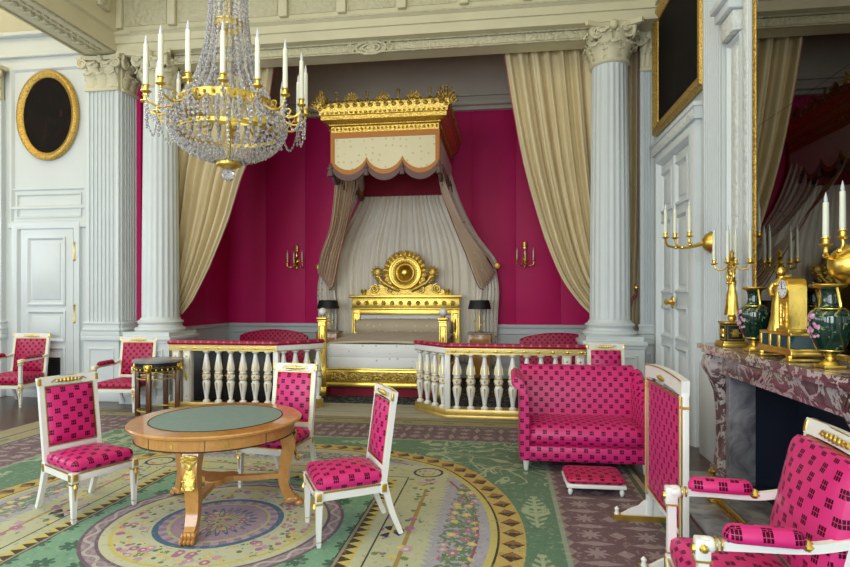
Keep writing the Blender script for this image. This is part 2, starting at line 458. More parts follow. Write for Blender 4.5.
def cushion_prof(z0, h, crown, w):
    e = .014
    p = [(e, z0), (0, z0 + e), (-.004, z0 + h * .5), (0, z0 + h - e), (e * .8, z0 + h - e * .2)]
    for t in (.25, .5, .75, .95): p.append((e + (w / 2 - e * 2) * t, z0 + h + crown * math.sin(PI / 2 * t) ** .9))
    return p
def thing(name, label, cat, loc=(0, 0, 0), rz=0, group=None):
    o = bpy.data.objects.new(name, None); COL.objects.link(o); o.empty_display_size = .1
    o.location = loc; o.rotation_euler = (0, 0, rz); tag(o, label, cat, group); return o
def tag(o, label=None, cat=None, group=None, kind=None):
    for k, v_ in (('label', label), ('category', cat), ('group', group), ('kind', kind)):
        if v_: o[k] = v_
    return o
def struct(mb, name, mat, parent=None, **k):
    o = mb.build(name, mat, parent, **k)
    if parent is None: o['kind'] = 'structure'
    return o
def sthing(name):
    o = bpy.data.objects.new(name, None); COL.objects.link(o); o['kind'] = 'structure'; return o
KIDS = {}
def dup(root, loc=None, rz=None, label=None, parent=None):
    c = root.copy(); COL.objects.link(c)
    if loc is not None: c.location = loc
    if rz is not None: c.rotation_euler = (0, 0, rz)
    if label: c['label'] = label
    if parent: c.parent = parent
    for ch in [o for o in bpy.data.objects if o.parent == root]: dup(ch, parent=c)
    return c
def solid(o, t):
    md = o.modifiers.new('thickness', 'SOLIDIFY'); md.thickness = t; md.offset = 0; return o
def sheet(fn, nu, nv, mb=None):
    mb = mb or MB()
    return mb.add([fn(i / nu, j / nv) for j in range(nv + 1) for i in range(nu + 1)],
                  [(j * (nu + 1) + i, j * (nu + 1) + i + 1, (j + 1) * (nu + 1) + i + 1, (j + 1) * (nu + 1) + i) for j in range(nv) for i in range(nu)])
def drape(rows, pleats, amp, nu=90, nv=40, off=(0, 1, 0), phase=0, irr=.3):
    """cloth hung between left/right edge points per row; rows=[(L,R,amp)]"""
    Ls = catmull([r_[0] for r_ in rows], 8); Rs = catmull([r_[1] for r_ in rows], 8)
    am = catmull([(r_[2], 0, 0) for r_ in rows], 8); K = len(Ls) - 1; off = Vector(off)
    def fn(u_, v_):
        t = v_ * K; i = min(int(t), K - 1); f = t - i
        l = Ls[i].lerp(Ls[i + 1], f); r_ = Rs[i].lerp(Rs[i + 1], f); a = am[i].x * (1 - f) + am[i + 1].x * f
        w = u_ + irr * .02 * math.sin(u_ * 17 + 1 + v_) + .008 * math.sin(u_ * 41)
        sw = math.sin(2 * PI * pleats * w + phase) + .35 * math.sin(2 * PI * pleats * 2.3 * w + v_ * 2)
        return l.lerp(r_, u_) + off * (a * amp * sw)
    return sheet(fn, nu, nv)

# ---------------------------------------------------------------- architecture
# z levels: pedestal .98, capitals top 5.28
def fluted(r0, r1, z0, z1, mb, n=20, c=(0, 0, 0)):
    m_ = 6; N = n * m_; prof = []
    K = 8
    for i in range(K + 1):
        t = i / K; prof.append((r0 + (r1 - r0) * t ** 1.4, z0 + (z1 - z0) * t))
    g = [1, .985, .955, .945, .955, .985]
    def fn(a, z): return g[int(round(a / (2 * PI) * N)) % m_] if z0 + .03 < z < z1 - .03 else 1
    prof = [prof[0], (prof[0][0], z0 + .02)] + [(prof[0][0], z0 + .05)] + prof[1:-1] + [(prof[-1][0], z1 - .05), (prof[-1][0], z1 - .02), prof[-1]]
    mb.lathe(prof, N, c, fn=fn)
def leaf(mb, m, h, w, out, t=.02):
    pts = [(0, 0, 0), (0, -out * .10, h * .35), (0, -out * .30, h * .7), (0, -out * .75, h * .95), (0, -out * 1.05, h * .93), (0, -out * 1.1, h * .80)]
    P = catmull(pts, 3); K = len(P)
    ws = [w * (.7 + .45 * math.sin(PI * min(1, i / K * 1.15))) * (1 - .55 * (i / K) ** 3) / 2 for i in range(K)]
    mb.tube(P, ws, 8, m, flat=t / w * 2, side=(1, 0, 0))
    for sx in (-1, 1):   # side lobes
        for k in (5, 8, 11):
            if k < K: mb.ball(P[k] + Vector((sx * ws[k] * .9, -.006, 0)), (w * .16, t * .8, h * .07), 6, m, 4)
def volute(mb, m, r=.09, t=.028):
    pts = []
    for i in range(26):
        a = i / 25 * 4.2 * PI; q_ = r * (1 - .85 * i / 25); pts.append((q_ * math.cos(a + PI / 2), 0, q_ * math.sin(a + PI / 2)))
    mb.tube(pts, [t * (1 - .5 * i / 25) for i in range(26)], 6, m)
    mb.ball((0, 0, 0), r * .25, 8, m, 6)
def round_capital(mb, r, z0, h):
    mb.lathe([(r * 1.02, z0), (r * 1.14, z0 + .02), (r * 1.14, z0 + .05), (r * .98, z0 + .07), (r * .98, z0 + h * .6), (r * 1.2, z0 + h * .86)], 24)
    for tier, (zz, hh, oo, k0) in enumerate(((.06, h * .38, .10, 0), (.10, h * .60, .14, .5))):
        for i in range(8):
            leaf(mb, RZ((i + k0) * PI / 4) @ T(0, -r * .98, z0 + zz), hh, r * .72, oo)
    for i in range(4):
        a = PI / 4 + i * PI / 2
        for s_ in (-1, 1): volute(mb, RZ(a + s_ * .12) @ T(0, -r * 1.42, z0 + h * .76) @ RZ(s_ * .6) @ RX(.1), .085)
        mb.ball((math.sin(i * PI / 2) * r * 1.25, -math.cos(i * PI / 2) * r * 1.25, z0 + h * .9), (.06, .06, .07), 10)
    a = r * 1.42; c = r * 1.15; pts = []
    for i in range(4):
        t = i * PI / 2; M_ = Matrix.Rotation(t, 2)
        for p in ((-a, -a - .03), (-a * .5, -c), (0, -c * .97), (a * .5, -c), (a, -a - .03)): pts.append(tuple(M_ @ Vector(p)))
    mb.prismz(pts, z0 + h * .88, z0 + h)
def column(name, x, y, lab):
    root = sthing(name); root.location = (x, y, 0); root['label'] = lab
    p = MB(); p.box(-.40, .40, -.40, .40, 0, .14, b=.01); p.box(-.365, .365, -.365, .365, .14, .88)
    p.box(-.38, .38, -.38, .38, .88, .92, b=.01); p.box(-.40, .40, -.40, .40, .92, .98, b=.012)
    p.frame(-.28, .28, .22, .80, [(0, .364), (.01, .385), (.03, .385), (.04, .364)])
    struct(p, 'pedestal', M_white, root)
    b_ = MB(); b_.box(-.36, .36, -.36, .36, .981, 1.04)
    b_.lathe([(.34, 1.04), (.36, 1.07), (.34, 1.10), (.31, 1.11), (.295, 1.14), (.31, 1.16), (.325, 1.18), (.31, 1.2), (.285, 1.21), (.275, 1.24)], 40)
    struct(b_, 'column_base', M_white, root)
    s_ = MB(); fluted(.262, .232, 1.23, 4.64, s_); struct(s_, 'shaft', M_white, root, angle=60)
    c = MB(); round_capital(c, .235, 4.62, .51); struct(c, 'capital', M_cream, root, angle=60)
    return root
def flute_poly(w, d, n=7, edge=.04):
    pts = [(w / 2, d), (w / 2, 0)]
    fw = (w - 2 * edge) / n
    for i in range(n):
        x1 = w / 2 - edge - i * fw
        pts += [(x1 - fw * .12, 0), (x1 - fw * .2, .022), (x1 - fw * .5, .034), (x1 - fw * .8, .022), (x1 - fw * .88, 0)]
    pts += [(-w / 2, 0), (-w / 2, d)]; return pts
def flat_capital(mb, w, z0, h, m=None):
    m = m or Matrix()
    mb.box(-w / 2 - .01, w / 2 + .01, -.03, .05, z0, z0 + .05, m, b=.01)
    mb.box(-w / 2, w / 2, -.005, .05, z0 + .05, z0 + h, m)
    for k, (hh, zz, oo) in enumerate(((h * .38, .06, .08), (h * .6, .10, .10))):
        n = 3 if k == 0 else 2
        for i in range(n): leaf(mb, m @ T((i - (n - 1) / 2) * w / n * .98, 0, z0 + zz), hh, w / 3.4, oo)
    for s_ in (-1, 1):
        volute(mb, m @ T(s_ * (w / 2 + .01), -.07, z0 + h * .78), .08); volute(mb, m @ T(s_ * .07, -.05, z0 + h * .74), .05, .02)
    mb.ball((0, -.06, z0 + h * .9), (.05, .04, .06), 8, m)
    mb.prismz([(-w / 2 - .08, .05), (-w / 2 - .08, -.1), (-w * .25, -.05), (w * .25, -.05), (w / 2 + .08, -.1), (w / 2 + .08, .05)], z0 + h * .88, z0 + h, m)
def pilaster(name, m, w, lab, d=.06, n=7, ped=.98, sides=()):
    """fluted pilaster whose front faces local -Y"""
    root = sthing(name); root.matrix_world = m; root['label'] = lab
    p = MB(); p.box(-w / 2 - .05, w / 2 + .05, -.05, d + .04, 0, .14, b=.01); p.box(-w / 2 - .02, w / 2 + .02, -.02, d + .04, .14, .9)
    p.box(-w / 2 - .05, w / 2 + .05, -.05, d + .04, .9, ped, b=.012); p.frame(-w / 2 + .05, w / 2 - .05, .22, .8, [(0, .02), (.01, .035), (.03, .035), (.04, .02)])
    p.box(-w / 2 - .05, w / 2 + .05, -.05, d + .04, ped, ped + .06); p.box(-w / 2 - .045, w / 2 + .045, -.045, d + .04, ped + .06, ped + .11, b=.02)
    p.box(-w / 2 - .02, w / 2 + .02, -.02, d + .04, ped + .11, ped + .16); p.box(-w / 2 - .035, w / 2 + .035, -.035, d + .04, ped + .16, ped + .2, b=.015)
    struct(p, 'pedestal', M_white, root)
    s_ = MB(); s_.prismz(flute_poly(w, d + .04, n), ped + .2, 4.64); struct(s_, 'shaft', M_white, root)
    c = MB(); flat_capital(c, w, 4.62, .51); struct(c, 'capital', M_cream, root, angle=60)
    return root
COLX = -1.865
# floor, ceiling, outer walls
struct(MB().box(-9.6, 2.2, -3.2, 11.1, -.12, 0), 'floor', M_floor)
struct(MB().box(-9.6, 2.2, -3.2, 7.75, 6.6, 6.75), 'ceiling', M_cream)
struct(MB().box(-6.3, 2.2, 7.75, 11.1, 6.35, 6.75), 'ceiling', M_grey).name = 'ceiling_alcove'
wr = MB(); wr.box(2.0, 2.2, -3.2, 3.19, 0, 6.6); wr.box(2.0, 2.2, 4.91, 8.1, 0, 6.6); wr.box(2.0, 2.2, 3.19, 4.91, .94, 6.6)
struct(wr, 'wall_right', M_wallw)
struct(MB().box(1.9, 2.2, 8.1, 11.1, 1.02, 5.18), 'wall_alcove_right', M_pinkwall)
# windows: left wall x=-9.5 and rear wall y=-3.1
def window_wall(name, m, length, wins, H_=6.6):
    mb = MB(); x0 = 0
    for a, b_ in wins:
        mb.box(x0, a, 0, .2, 0, H_, m); mb.box(a, b_, 0, .2, 0, .35, m); mb.box(a, b_, 0, .2, 4.9, H_, m); x0 = b_
    mb.box(x0, length, 0, .2, 0, H_, m); struct(mb, name, M_wallw)
    for a, b_ in wins:
        WN[0] += 1; rt = sthing('window_%d' % WN[0]); rt.matrix_world = m
        f = MB(); f.frame(a, b_, .35, 4.9, [(0, -.03), (.0, -.12), (.08, -.12), (.08, -.03)])
        for i in (1, 2, 3): f.box(a + (b_ - a) * i / 4 - .02, a + (b_ - a) * i / 4 + .02, .05, .09, .4, 4.85)
        for i in range(1, 7): f.box(a + .04, b_ - .04, .05, .09, .35 + 4.55 * i / 7 - .02, .35 + 4.55 * i / 7 + .02)
        struct(f, 'window_frame', M_white, rt); struct(MB().box(a + .03, b_ - .03, .065, .072, .4, 4.85), 'pane', M_glass, rt)
        c = m @ Vector(((a + b_) / 2, -.25, 2.7))
        ld = bpy.data.lights.new('daylight', 'AREA'); ld.shape = 'RECTANGLE'; ld.size = b_ - a - .1; ld.size_y = 4.4; ld.energy = WE[0]; ld.color = WE[1]
        lo = bpy.data.objects.new('daylight', ld); COL.objects.link(lo); d_ = m.to_3x3() @ Vector((0, -1, 0))
        lo.location = c; lo.rotation_euler = d_.to_track_quat('-Z', 'Z').to_euler()
        lo.visible_camera = True
WN = [0]; WE = [62, (.80, .90, 1.0)]
window_wall('wall_left', T(-9.4, -3.2, 0) @ RZ(PI / 2), 11.3, [(1.2, 2.9), (4.2, 5.9), (7.4, 9.1)])
WE = [185, (.80, .90, 1.0)]
window_wall('wall_rear', T(2.2, -3.0, 0) @ RZ(PI), 11.8, [(1.6, 3.3), (4.6, 6.3), (7.6, 9.3)])

# left bay wall with jib door (faces the room at y=7.9)
wl = MB(); wl.box(-9.6, -6.2, 7.9, 8.1, 0, 6.6)
wl.frame(-7.66, -6.34, 2.92, 5.12, [(0, 0), (0, .03), (.03, .035), (.05, .015), (.06, 0)], T(0, 7.9, 0))
wl.frame(-7.66, -6.34, 2.70, 3.24, [(0, 0), (0, .02), (.02, .025), (.04, 0)], T(0, 7.9, 0))
wl.frame(-7.56, -6.44, 2.78, 3.16, [(0, 0), (0, .02), (.02, .025), (.04, 0)], T(0, 7.9, 0))
wl.box(-9.4, -6.2, 7.84, 7.92, 5.28, 5.34, b=.015); wl.box(-9.4, -6.2, 7.80, 7.92, 5.60, 5.66, b=.015); wl.box(-9.4, -6.2, 7.76, 7.92, 5.9, 5.98, b=.015)
wl.box(-7.70, -6.30, 7.86, 7.92, 2.62, 2.70, b=.015)
struct(wl, 'wall_far_left', M_wallw)
def panels(mb, m, xs, zs, d=.02):
    for a, b_ in xs:
        for c, e in zs:
            mb.frame(a, b_, c, e, [(0, 0), (0, d), (.02, d * 1.3), (.045, d * .4), (.05, 0)], m)
            mb.box(a + .09, b_ - .09, -.012, .01, c + .09, e - .09, m, b=.01)
dr = sthing('door_1'); dr.location = (.05, 7.9, 0); dr['label'] = 'white panelled door set in the far left wall under the oval painting'
q_ = MB(); q_.box(-7.52, -6.62, -.03, .02, .02, 2.6, b=.006); panels(q_, T(0, -.03, 0), [(-7.40, -6.74)], [(.15, .78), (.86, 1.34), (1.42, 2.48)])
struct(q_, 'door_leaf', M_white, dr)
q_ = MB(); q_.frame(-7.66, -6.50, 0, 2.7, [(0, 0), (0, .05), (.04, .06), (.09, .05), (.12, .0)]); struct(q_, 'architrave', M_white, dr)
for z in (1.15, 2.1):
    q_ = MB(); q_.lathe([(.012, 0), (.02, .02), (.012, .04), (.012, .26), (.02, .28), (.008, .3)], 10, (-6.57, -.06, z)); struct(q_, 'hinge', M_gold, dr)
bb = MB(); bb.box(-9.4, -6.2, 7.86, 7.9, 0, .16, b=.008); struct(bb, 'baseboard_far', M_white)
vt = MB(); vt.box(-6.99, -6.78, 7.855, 7.875, .32, .62, b=.004)
for k in range(7): vt.box(-6.98, -6.79, 7.847, 7.857, .345 + k * .038, .362 + k * .038)
tag(vt.build('vent_grille', M_dark), 'dark vent grille low on the white door behind the leftmost armchair', 'vent')

# pilasters / piers
pilaster('pilaster', T(-5.945, 7.70, 0), .53, 'fluted white pilaster between the oval painting and the left column', d=.5)
rt = pilaster('pilaster', T(-5.66, 8.00, 0) @ RZ(PI / 2), .50, 'fluted side face of the left pier beside the column', d=.3)
pilaster('pilaster', T(-8.03, 7.82, 0), .53, 'fluted white pilaster cut by the left edge of the view')
pilaster('pilaster', T(1.93, 8.05, 0), .20, 'narrow white pilaster in the right corner behind the column', n=3)
column('column', -5.13, 7.9, 'fluted round column at the left of the alcove beside the pier')
column('column', 1.40, 7.9, 'fluted round column at the right of the alcove beside the double door')

# entablature over the columns and the beam over the left bay
en = MB()
prof = [(7.62, 5.13), (7.62, 5.26), (7.59, 5.26), (7.59, 5.36), (7.55, 5.38), (7.55, 5.42), (7.60, 5.44), (7.60, 6.05), (7.5, 6.1), (7.42, 6.2), (7.36, 6.24), (7.25, 6.34), (7.2, 6.45), (7.2, 6.6), (8.25, 6.6), (8.25, 5.13)]
en.prismx(prof, -5.66, 2.0)
struct(en, 'trim_1', M_cream)
fz = MB()
for i in range(9): 
    x0 = -5.5 + i * .84; fz.box(x0, x0 + .66, 7.585, 7.602, 5.50, 6.0, b=.006)
fz.box(-5.4, 1.9, 7.535, 7.555, 5.385, 5.415, b=.01)
struct(fz, 'trim_2', M_carv)
ft = MB()
for i in range(9):
    x0 = -5.66 + i * .84; ft.box(x0 + .02, x0 + .14, 7.53, 7.602, 5.46, 6.06, b=.01)
struct(ft, 'trim_3', M_cream)
lt = MB(); lt.box(-4.84, 1.13, 7.78, 8.05, 4.975, 5.13); struct(lt, 'lintel', M_cream)
lt = MB()
for a, b_ in ((-4.8, -2.14), (-1.56, 1.09)): lt.box(a, b_, 7.765, 7.785, 5.005, 5.105, b=.006)
lt.box(-4.84, 1.13, 7.74, 7.785, 4.97, 4.99, b=.006); lt.box(-4.84, 1.13, 7.74, 7.785, 5.11, 5.13, b=.006)
lt.torus((0, 0, 0), .17, .022, 28, 8, T(COLX + .01, 7.755, 5.045) @ RX(PI / 2) , 1.25, .5); lt.torus((0, 0, 0), .10, .016, 24, 8, T(COLX + .01, 7.755, 5.045) @ RX(PI / 2), 1.25, .5)
lt.ball((COLX + .01, 7.755, 5.045), (.07, .03, .05), 10)
for s_ in (-1, 1): volute(lt, T(COLX + .01 + s_ * .28, 7.755, 5.05), .06, .016)
struct(lt, 'lintel', M_carv, angle=50)
bm_ = MB(); prof = [(-6.24, 5.16), (-5.65, 5.16), (-5.65, 5.4), (-5.60, 5.42), (-5.60, 6.05), (-5.5, 6.15), (-5.4, 6.3), (-5.35, 6.6), (-6.5, 6.6), (-6.45, 6.2), (-6.28, 6.05), (-6.28, 5.42), (-6.24, 5.4)]
bm_.prism(prof, -3.0, 7.9); struct(bm_, 'beam', M_cream)
bm_ = MB()
for i in range(46):
    y0 = 7.5 - i * .12; bm_.box(-6.02, -5.92, y0 - .05, y0 + .03, 5.128, 5.162, b=.012); bm_.box(-5.86, -5.83, y0 - .05, y0 + .04, 5.14, 5.162, b=.008)
bm_.box(-6.22, -6.18, 2, 7.6, 5.14, 5.162, b=.008); bm_.box(-5.72, -5.68, 2, 7.6, 5.14, 5.162, b=.008)
struct(bm_, 'trim_4', M_carv)
bm_ = MB()
for i in range(6):
    y0 = 7.25 - i * .9; bm_.box(-5.61, -5.54, y0 - .12, y0 + .12, 5.60, 6.1, b=.02)
    leaf(bm_, T(-5.56, y0, 5.62) @ RZ(PI / 2), .45, .16, .1)
struct(bm_, 'trim_5', M_carv)
# alcove
ab = MB(); ab.box(-5.8, 2.2, 10.9, 11.1, 1.02, 5.12); 
for i in range(9): ab.box(-5.6 + i * .83, -5.6 + i * .83 + .825, 10.885, 10.905, 1.03, 5.10, b=.004)
struct(ab, 'wall_back', M_pinkwall)
al = MB(); al.box(-5.8, -5.6, 8.1, 11.1, 1.02, 5.18)
for i in range(3): al.box(-5.61, -5.585, 8.2 + i * .9, 8.2 + i * .9 + .893, 1.03, 5.10, b=.004)
struct(al, 'wall_alcove_left', M_pinkwall)
dd_ = MB(); dd_.box(-5.8, 2.2, 10.86, 11.0, 0, .98); dd_.box(-5.8, 2.2, 10.82, 11.0, .96, 1.03, b=.012); dd_.box(-5.8, 2.2, 10.83, 11.0, 0, .16, b=.01)
for i in range(6): dd_.frame(-5.5 + i * 1.22, -4.4 + i * 1.22, .25, .88, [(0, 0), (0, .02), (.03, .025), (.05, 0)], T(0, 10.86, 0))
dd_.box(-5.8, -5.56, 8.1, 10.9, 0, .98); dd_.box(-5.8, -5.52, 8.1, 10.9, .96, 1.03, b=.012); dd_.box(1.86, 2.2, 8.1, 10.9, 0, .98); dd_.box(1.82, 2.2, 8.1, 10.9, .96, 1.03, b=.012)
struct(dd_, 'wall_dado', M_white)
up = MB(); up.box(-5.8, 2.2, 10.9, 11.1, 5.12, 6.4); up.box(-5.8, -5.6, 8.1, 11.1, 5.12, 6.4); up.box(1.86, 2.2, 8.1, 11.1, 5.12, 6.4)
up.box(-5.6, 1.86, 10.82, 10.9, 5.12, 5.2, b=.02); up.box(-5.6, 1.86, 10.76, 10.9, 5.2, 5.3, b=.03); up.box(-5.6, 1.86, 10.84, 10.9, 5.4, 5.45, b=.01)
struct(up, 'wall_upper', M_grey)
struct(MB().box(-6.3, -5.8, 8.1, 8.3, 0, 6.6), 'wall_return', M_wallw)

# right wall: panelled double door, overdoor, pier
RW = T(2.0, 0, 0) @ RZ(-PI / 2)     # local x = -world y ; faces -X
dr = sthing('door_2'); dr.matrix_world = RW; dr['label'] = 'white panelled double door in the right wall under the framed painting'
for k, (a, b_) in enumerate(((-7.54, -6.955), (-6.945, -6.36))):
    q_ = MB(); q_.box(a, b_, -.03, .05, .02, 3.2, b=.006); panels(q_, T(0, -.03, 0), [(a + .07, b_ - .07)], [(.12, .98), (1.06, 1.44), (1.60, 2.50), (2.60, 3.10)], .025)
    struct(q_, 'door_leaf', M_white, dr)
q_ = MB(); q_.box(-6.975, -6.925, -.055, -.02, .02, 3.2, b=.008); struct(q_, 'cover_strip', M_white, dr)
q_ = MB(); q_.lathe([(.0, 0), (.07, .0), (.065, .012), (.03, .02), (.018, .04), (.03, .06), (.035, .08), (.02, .095), (.0, .1)], 16, m=T(-6.95, -.055, 1.49) @ RX(PI / 2), fn=lambda a, z: 1 + .1 * math.cos(a * 8))
struct(q_, 'door_handle', M_gold, dr)
q_ = MB(); q_.frame(-7.72, -6.18, -.1, 3.38, [(0, 0), (0, .05), (.05, .08), (.12, .08), (.16, .03), (.17, 0)]); struct(q_, 'architrave', M_white, dr)
q_ = MB(); q_.prism([(-7.80, 3.38), (-6.12, 3.38), (-6.08, 3.50), (-7.82, 3.50)], -.09, 0); q_.box(-7.84, -6.06, -.11, 0, 3.49, 3.54, b=.012); struct(q_, 'cornice', M_white, dr)
q_ = MB(); q_.box(-7.78, -6.14, -.096, 0, 3.40, 3.48, b=.01); struct(q_, 'carved_frieze', M_carvw, dr)
pi = MB(); pi.prismz(flute_poly(.50, .1, 8, .03), .16, 5.28, RW @ T(-5.68, -.06, 0)); pi.box(-5.95, -5.41, -.09, .02, 0, .9, RW, b=.01)
struct(pi, 'trim_6', M_white)
pi = MB(); pi.box(-5.40, -5.14, -.05, .02, 0, 1.16, RW); pi.box(-5.40, -4.865, -.02, .02, 1.16, 5.28, RW)
pi.box(-5.02, -4.90, -.045, .02, 1.16, 5.28, RW, b=.01); pi.box(-5.40, -5.06, -.14, .02, 3.98, 4.06, RW, b=.015); pi.box(-5.40, -5.04, -.18, .02, 4.06, 4.12, RW, b=.015)
pi.frame(-5.37, -5.06, 1.3, 3.78, [(0, .02), (0, .045), (.02, .05), (.04, .02)], RW); pi.frame(-5.37, -5.06, .2, 1.1, [(0, .05), (0, .075), (.02, .08), (.04, .05)], RW)
struct(pi, 'trim_7', M_white)
pi = MB(); pi.box(-5.36, -5.08, -.10, .0, 3.80, 3.97, RW, b=.01); pi.box(-5.27, -5.16, -.04, .0, 1.4, 3.7, RW, b=.01); pi.box(-5.0, -4.92, -.055, .0, 1.2, 5.2, RW, b=.01)
struct(pi, 'trim_8', M_carvw)
co = MB(); prof = [(2.0, 5.28), (1.90, 5.28), (1.90, 5.42), (1.86, 5.44), (1.86, 5.56), (1.90, 5.6), (1.90, 6.05), (1.75, 6.2), (1.6, 6.35), (1.55, 6.6), (2.0, 6.6)]
co.prism(prof, -3.0, 7.65); struct(co, 'trim_9', M_cream)
co = MB(); co.prismx([(7.9, 5.62), (7.82, 5.7), (7.7, 6.0), (7.6, 6.6), (7.9, 6.6)], -9.4, -6.45); struct(co, 'trim_10', M_cream)
struct(MB().box(-5.9, -5.0, -.04, 0, 0, .14, T(2.0, 12.2, 0) @ RZ(-PI / 2), b=.01), 'baseboard_right', M_white)
# overmantel mirror
mr_ = thing('mirror', 'tall overmantel mirror in a slim gilt frame above the marble fireplace', 'mirror', (1.99, 3.92, 1.165), -PI / 2)
q_ = MB(); q_.box(-.90, .90, -.012, .0, .01, 1.73); q_.box(-.90, .90, -.012, .0, 1.733, 4.05); q_.build('glass', M_mirror, mr_)
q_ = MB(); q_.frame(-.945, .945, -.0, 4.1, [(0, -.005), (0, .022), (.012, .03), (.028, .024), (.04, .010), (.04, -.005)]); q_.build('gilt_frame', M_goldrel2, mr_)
# carpets
q_ = MB(); q_.box(-5.72, 1.13, .15, 7.12, 0, .012, b=.004); tag(q_.build('carpet', M_carpet), 'large floral carpet with a round medallion under the centre table', 'carpet')
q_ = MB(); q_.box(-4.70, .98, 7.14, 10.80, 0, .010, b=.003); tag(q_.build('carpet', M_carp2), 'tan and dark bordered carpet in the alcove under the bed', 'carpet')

# ---------------------------------------------------------------- seats
def backpad(w, h, t0, crown):
    e = .01
    return [(e, 0), (0, .008), (0, t0 - .008), (e * .7, t0)] + [(e + (min(w, h) / 2 - .02) * t, t0 + crown * math.sin(PI / 2 * t)) for t in (.3, .6, .95)]
def seat_furniture(name, label, cat, loc, rz, w=.47, d=.46, rail=.285, railh=.055, seat_h=.075, crown=.035, top=.95, arm=0, armpad=.25, tilt=8.5, group=None, fab=None, plump=0):
    fab = fab or M_dam
    t = thing(name, label, cat, loc, rz, group)
    hw, hd = w / 2, d / 2; r1 = rail + railh; wb = w * .88
    # rails
    q = MB(); q.box(-hw + .02, hw - .02, -hd, -hd + .03, rail, r1, b=.005)
    q.box(-hw * .9 + .02, hw * .9 - .02, hd - .03, hd, rail, r1, b=.005)
    for s_ in (-1, 1): q.bar([(s_ * (hw - .018), -hd + .02, (rail + r1) / 2), (s_ * (wb / 2 - .018), hd - .02, (rail + r1) / 2)], .03, railh, side=(1, 0, 0))
    o = q.build('seat_frame', M_lacq, t)
    g = MB(); g.box(-hw + .03, hw - .03, -hd - .002, -hd + .005, r1 - .008, r1 + .002)
    for s_ in (-1, 1): g.bar([(s_ * (hw - .003), -hd + .02, r1 - .003), (s_ * (wb / 2 - .003), hd - .02, r1 - .003)], .006, .01)
    g.build('gilt_line', M_gold, o)
    # seat cushion
    q = MB(); q.pad(w - .03, d - .03, cushion_prof(r1, seat_h, crown, min(w, d)), .05)
    for i, v in enumerate(q.v):
        f = (v.y + hd) / d; q.v[i] = Vector((v.x * (1 - .10 * f), v.y - .005, v.z))
    q.build('seat', fab, t, 50)
    # legs
    lt_ = rail + railh
    for s_ in (-1, 1):
        q = MB(); x0 = s_ * (hw - .022)
        ztop = arm - .03 if arm else lt_
        q.tbox((x0, -hd + .02, rail - .0), (x0, -hd + .02, 0.03), .044, .026); q.tbox((x0, -hd + .02, .03), (x0, -hd + .02, 0), .030, .022)
        q.box(x0 - .025, x0 + .025, -hd - .004, -hd + .046, rail - .004, lt_ + .004, b=.003)
        if arm:
            q.tbox((x0, -hd + .02, lt_), (x0, -hd + .02, arm - .07), .04, .036)
            q.box(x0 - .026, x0 + .026, -hd - .008, -hd + .045, arm - .075, arm + .012, b=.008)
        L_ = q.build('leg', M_lacq, t)
        q = MB(); q.box(x0 - .017, x0 + .017, -hd - .009, -hd - .002, rail + .004, lt_ - .004, b=.003); q.box(x0 + s_ * .022, x0 + s_ * .029, -hd + .004, -hd + .036, rail + .004, lt_ - .004, b=.002)
        q.lathe([(.004, -.02), (.014, -.012), (.014, 0), (.008, .01), (.003, .02)], 8, (x0, -hd - .006, rail - .035)); q.box(x0 - .024, x0 + .024, -hd - .004, -hd + .044, rail - .022, rail - .010)
        q.tbox((x0, -hd - .003, rail - .04), (x0, -hd + .002, rail - .13), .016, .004, d0=.006, d1=.004)
        q.box(x0 - .014, x0 + .014, -hd + .006, -hd + .034, .028, .036)
        if arm:
            q.box(x0 - .029, x0 + .029, -hd - .011, -hd + .048, arm - .07, arm - .062); q.lathe([(.0, 0), (.020, .0), (.016, .01), (.006, .014)], 12, m=T(x0, -hd - .006, arm - .03) @ RX(PI / 2))
            q.box(x0 - .022, x0 + .022, -hd - .003, -hd + .043, lt_ + .02, lt_ + .028)
        q.build('gilt_mount', M_gold, L_)
    a = R(tilt); ca, sa = math.cos(a), math.sin(a)
    bw = wb / 2 - .018
    for s_ in (-1, 1):
        q = MB(); pts = catmull([(s_ * bw, hd + .10, 0), (s_ * bw, hd + .035, rail * .55), (s_ * bw, hd - .015, lt_)], 4)
        q.bar(pts, .032, [.030 + .012 * i / (len(pts) - 1) for i in range(len(pts))]); q.box(s_ * bw - .02, s_ * bw + .02, hd - .04, hd + .006, rail - .01, lt_ + .01, b=.003)
        L_ = q.build('leg', M_lacq, t)
        q = MB(); q.box(s_ * (bw + .018) - .004, s_ * (bw + .018) + .004, hd - .034, hd, rail, lt_, b=.002); q.build('gilt_mount', M_gold, L_)
    # back in its own tilted frame
    BM = T(0, hd - .018, lt_) @ RX(-a); Hb = (top - lt_) / ca
    q = MB(); q.M = BM
    for s_ in (-1, 1):
        q.bar([(s_ * bw, 0, -.01), (s_ * bw, 0, Hb - .05)], .034, .034)
    q.box(-bw, bw, -.014, .014, .075, .115, b=.004)
    pts = [(x_, .008 * (1 - (x_ / bw) ** 2) + 0, Hb - .035 + .006 * (1 - (x_ / bw) ** 2)) for x_ in [(-bw - .02) + (2 * bw + .04) * i / 8 for i in range(9)]]
    q.bar(pts, .038, .066, side=(0, 1, 0))
    bf = q.build('back_frame', M_lacq, t)
    q = MB(); q.M = BM
    for s_ in (-1, 1): q.box(s_ * (bw - .019) - .003, s_ * (bw - .019) + .003, -.02, -.012, .11, Hb - .07); q.box(s_ * (bw + .014) - .012, s_ * (bw + .014) + .012, -.023, -.01, Hb - .062, Hb - .012, b=.004)
    q.box(-bw + .02, bw - .02, -.02, -.012, Hb - .076, Hb - .069); q.box(-bw + .02, bw - .02, -.02, -.012, .112, .119)
    q.box(-bw, bw, -.012, .006, Hb - .004, Hb + .003, b=.002)
    q.build('gilt_line', M_gold, bf)
    q = MB(); q.M = BM
